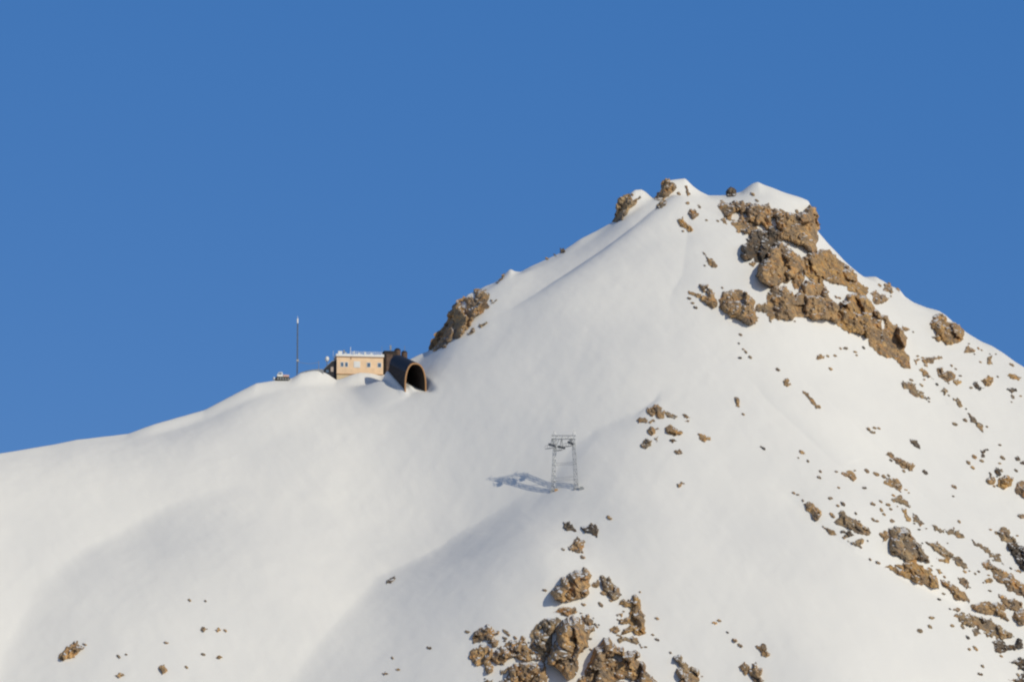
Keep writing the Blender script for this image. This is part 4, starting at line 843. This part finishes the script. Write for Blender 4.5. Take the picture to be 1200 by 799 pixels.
('rock','oval brown rock left one of a pair on the lower left snow','rock','b',[(236,736.5),(239.5,734),(243.5,736.5),(239.5,739.3)],{}),
('rock','smaller brown rock right one of a pair on the lower left snow','rock','b',[(253,737),(256,734.7),(259,737),(256,739.5)],{}),
('rock','flat ochre rock below the pair on the lower left snow','rock','o',[(254,769.5),(257.5,767.5),(261,769.5),(257.5,771.3)],{}),
('rock','small slanting dark rock at the left rim of the gully under the pylon','rock','d',[(453.5,683.5),(457,678),(463,674.5),(461,679.5)],{}),
('rock','small tan rock at the bottom of the gully left of the rib rocks','rock','b',[(448,788),(451.5,786),(455,788),(451,790)],{}),
]
# tiny stones: label, group, list of (u, v, radius)
STONES = [
('tiny dark stone poking out of the snow under the summit horn','tiny stones under the summit horn',[(795.5,227,2),(819.5,242,2),(806,238,1.6),(828,258,1.2),(741,228,1.4)]),
('tiny stone showing through the white summit snow cap','tiny stones in the summit snow cap',[(882,227.5,2),(887,235,1.7),(934,248,1.9),(846,235.5,1.5)]),
('tiny stone on the shaded snow by the forked rock','tiny stones by the forked rock',[(808,349.5,1.7),(812,355,1.6),(815,360,1.7),(846.5,337,1.3),(826,311,1)]),
('tiny brown stone on the snow under the lower cliff band','tiny stones under the lower cliff band',[(1012,407,1.7),(991,408,1.8),(985,408,1.2),(1002,412,1.6),(970,417,1.5),(978.5,416.5,1.5),(973.5,432,1.8),(952,373.5,1.7),(1004,416,1.3),(1029,408.5,1.6)]),
('tiny stone in the snow pocket between the summit cliffs','tiny stones between the summit cliffs',[(980,348,1.5),(984,349,1.5),(1031,334,1.6)]),
('tiny stone in the loose line down the right snow face','tiny stones down the right snow face',[(868,392,1.6),(874,412,1.7),(879,418,1.8),(867.5,419,1.5),(911.5,432.5,1.9),(871,485,1.5),(895,525,1.8),(892,523,1),(947,540,1.4),(871,409,1),(866,402,1)]),
('tiny stone on the snow under the right ridge','tiny stones under the right ridge',[(1185.5,427,2.2),(1149,424,1.2),(1115,428,1.3),(1120,432,1.2),(1068,445,1.6),(1080,451,1.7),(1098,450,1.5),(1112,463,1.1)]),
('tiny stone in the loose group on the upper right flank','tiny stones on the upper right flank',[(1131,492,1.9),(1119,496.5,2.2),(1018,502.5,2.2),(1023,506,2.2),(1025,501,1.7),(1030,501.5,1.6),(1084,552.5,2.6),(1118.5,570,2.3),(1117,581,1)]),
('tiny stone between the boulders near the right picture edge','tiny stones by the right picture edge',[(1134.5,541.5,2.4),(1142,535,2.3),(1140,547.5,1.9),(1175,536,2.6),(1192.5,537,2.2),(1199,542,2.5),(1191,551,1.8),(1171.5,542.5,1.3),(1172,521,1.4),(1165,569,1.3),(1197,604,3),(1192,627,1.2),(1161,620,1.3)]),
('tiny stone on the snow above the right flank field','tiny stones above the right flank field',[(961.5,552,1.7),(960,559,2),(1016,551.5,2.2),(1027,555,2.6),(1036,558,2),(1013,571,2),(988,590,2.4),(982,592,1.6),(975,603,2.6),(973,583,1.8),(930,577,1.5),(935,579,1.4),(941,586,1.3),(980,552,1.4),(941,530,1.6),(983,571,1.4),(1003,601,1.4)]),
('tiny stone among the outcrops of the right flank field','tiny stones among the outcrops',[(1023,590,2),(1033,597,1.8),(1036,602,1.5),(1041,591,2),(1044,596,1.6),(1023,608,1.9),(1028,610,1.6),(1046,610,2),(1032,587,1.7),(1090,666.5,2.2),(1124,610.5,1.8),(1130.5,669,1.7),(1029,658.5,2),(1047,580,1.5),(1020,655,1.4),(1147,669,1.4),(1160,691.5,1.5),(1077,620,1.4)]),
('tiny dark stone scattered on the snow below the right flank rocks','tiny stones below the right flank rocks',[(1092,723,2.3),(1090,733.5,2),(1078,738.5,2.6),(1116,732.5,2),(1128,733.5,2.2),(1134,746,2.1),(1143,759,2.6),(1136,760,1.7),(1151.5,780,2),(1148.5,789,2.1),(1100.5,701.5,1.7),(1106,695,1.6),(1193,790,1.8)]),
('tiny stone by the three rocks under the pylon','tiny stones under the pylon',[(714,606,2.4),(683,652,2.2),(660,643,1.8)]),
('tiny stone in the snow round the rocks low on the central rib','tiny stones round the rib rocks',[(638.5,691,1.9),(704,708,2.4),(548,739.5,2.1),(592.5,739,2.3),(596,743,1.6),(592,747,2),(604,746.5,1.9),(770,724,1.8),(770,748.5,2.1),(765,743,1.4),(786,764,1.3),(503,758,2),(698,731,1.5)]),
('tiny dark stone on the snow above the double boulder','tiny stones above the double boulder',[(861,749.5,2.2),(867.5,755.5,2.1),(837.5,729,2.1),(843,726.5,1.6),(852.5,740,1.2)]),
('tiny stone on the broad smooth snow at the lower left','tiny stones on the lower left snow',[(264.5,738,1.5),(238.5,766,1.9),(222.5,702.5,1.7),(195,752,1.7),(139.5,768.5,1.8),(219,781,1.5),(99.5,754,1.6),(241,703.5,1.2),(466.5,783.5,1.7),(460,770,1.3),(148,766,1.2)]),
('tiny stone by the snowy skyline of the left ridge','tiny stones on the left ridge',[(641,303,1.6),(650.5,299,1.6),(36+540,352,1)]),
]
for nm, lb, ct, tn, pl, kw in ROCKS:
    rock(nm, lb, ct, tn, pl, **kw)
srs = np.random.default_rng(5)
# chips of rock strewn close round the outcrops
xrs = np.random.default_rng(77)
def strew(lb, gp, n, region, spread):
    keys = [np.array(p[4], float) for p in ROCKS if region(np.mean([q[0] for q in p[4]]), np.mean([q[1] for q in p[4]]))]
    L = []
    while len(L) < n:
        P = keys[int(xrs.integers(len(keys)))]; v_ = P[int(xrs.integers(len(P)))]; c_ = P.mean(0)
        q = v_ + (v_-c_)/max(np.linalg.norm(v_-c_), 1)*xrs.uniform(1, spread) + xrs.normal(0, 2.0, 2) + np.array([1, .7])*abs(xrs.normal(0, spread*.5))
        if not (2 < q[0] < 1198 and q[1] < 797) or any(inside(q[None], [np.array(p[4], float)])[0] for p in ROCKS): continue
        if q[1] < np.interp(q[0], SIL[:,0], SIL[:,1]) + 6: continue
        L.append((float(q[0]), float(q[1]), float(.75+abs(xrs.normal(0, .55)))))
    STONES.append((lb, gp, L))
strew('tiny chip of rock strewn between the outcrops of the right flank', 'chips on the right flank', 50, lambda u, v: u > 930 and v > 500, 5)
strew('tiny chip of rock lying round the outcrops low on the central rib', 'chips round the rib outcrops', 32, lambda u, v: 540 < u < 830 and v > 650, 4)
strew('tiny chip of rock near the small cluster under the right ridge', 'chips under the right ridge', 22, lambda u, v: u > 1050 and 370 < v < 510, 5)
strew('tiny chip of rock at the foot of the summit cliffs', 'chips under the summit cliffs', 16, lambda u, v: 800 < u < 1050 and 240 < v < 400, 4)
for lb, gp, L in STONES:
    for (u, v, r) in L:
        n = 7; a0 = srs.uniform(0, 6.28); asp = srs.uniform(.75, 1.0); rot = srs.uniform(.2, .9)
        pts = []
        for i in range(n):
            a = a0 + 6.283*i/n; rr = r*srs.uniform(.75, 1.15); x, y = rr*math.cos(a)*1.5, rr*math.sin(a)*asp*.68
            pts.append((u + x*math.cos(rot) - y*math.sin(rot), v + x*math.sin(rot) + y*math.cos(rot)))
        rock('stone', lb, 'stone', 'gbbgbd'[int(srs.integers(6))], pts, group=gp, bulge=1.2)
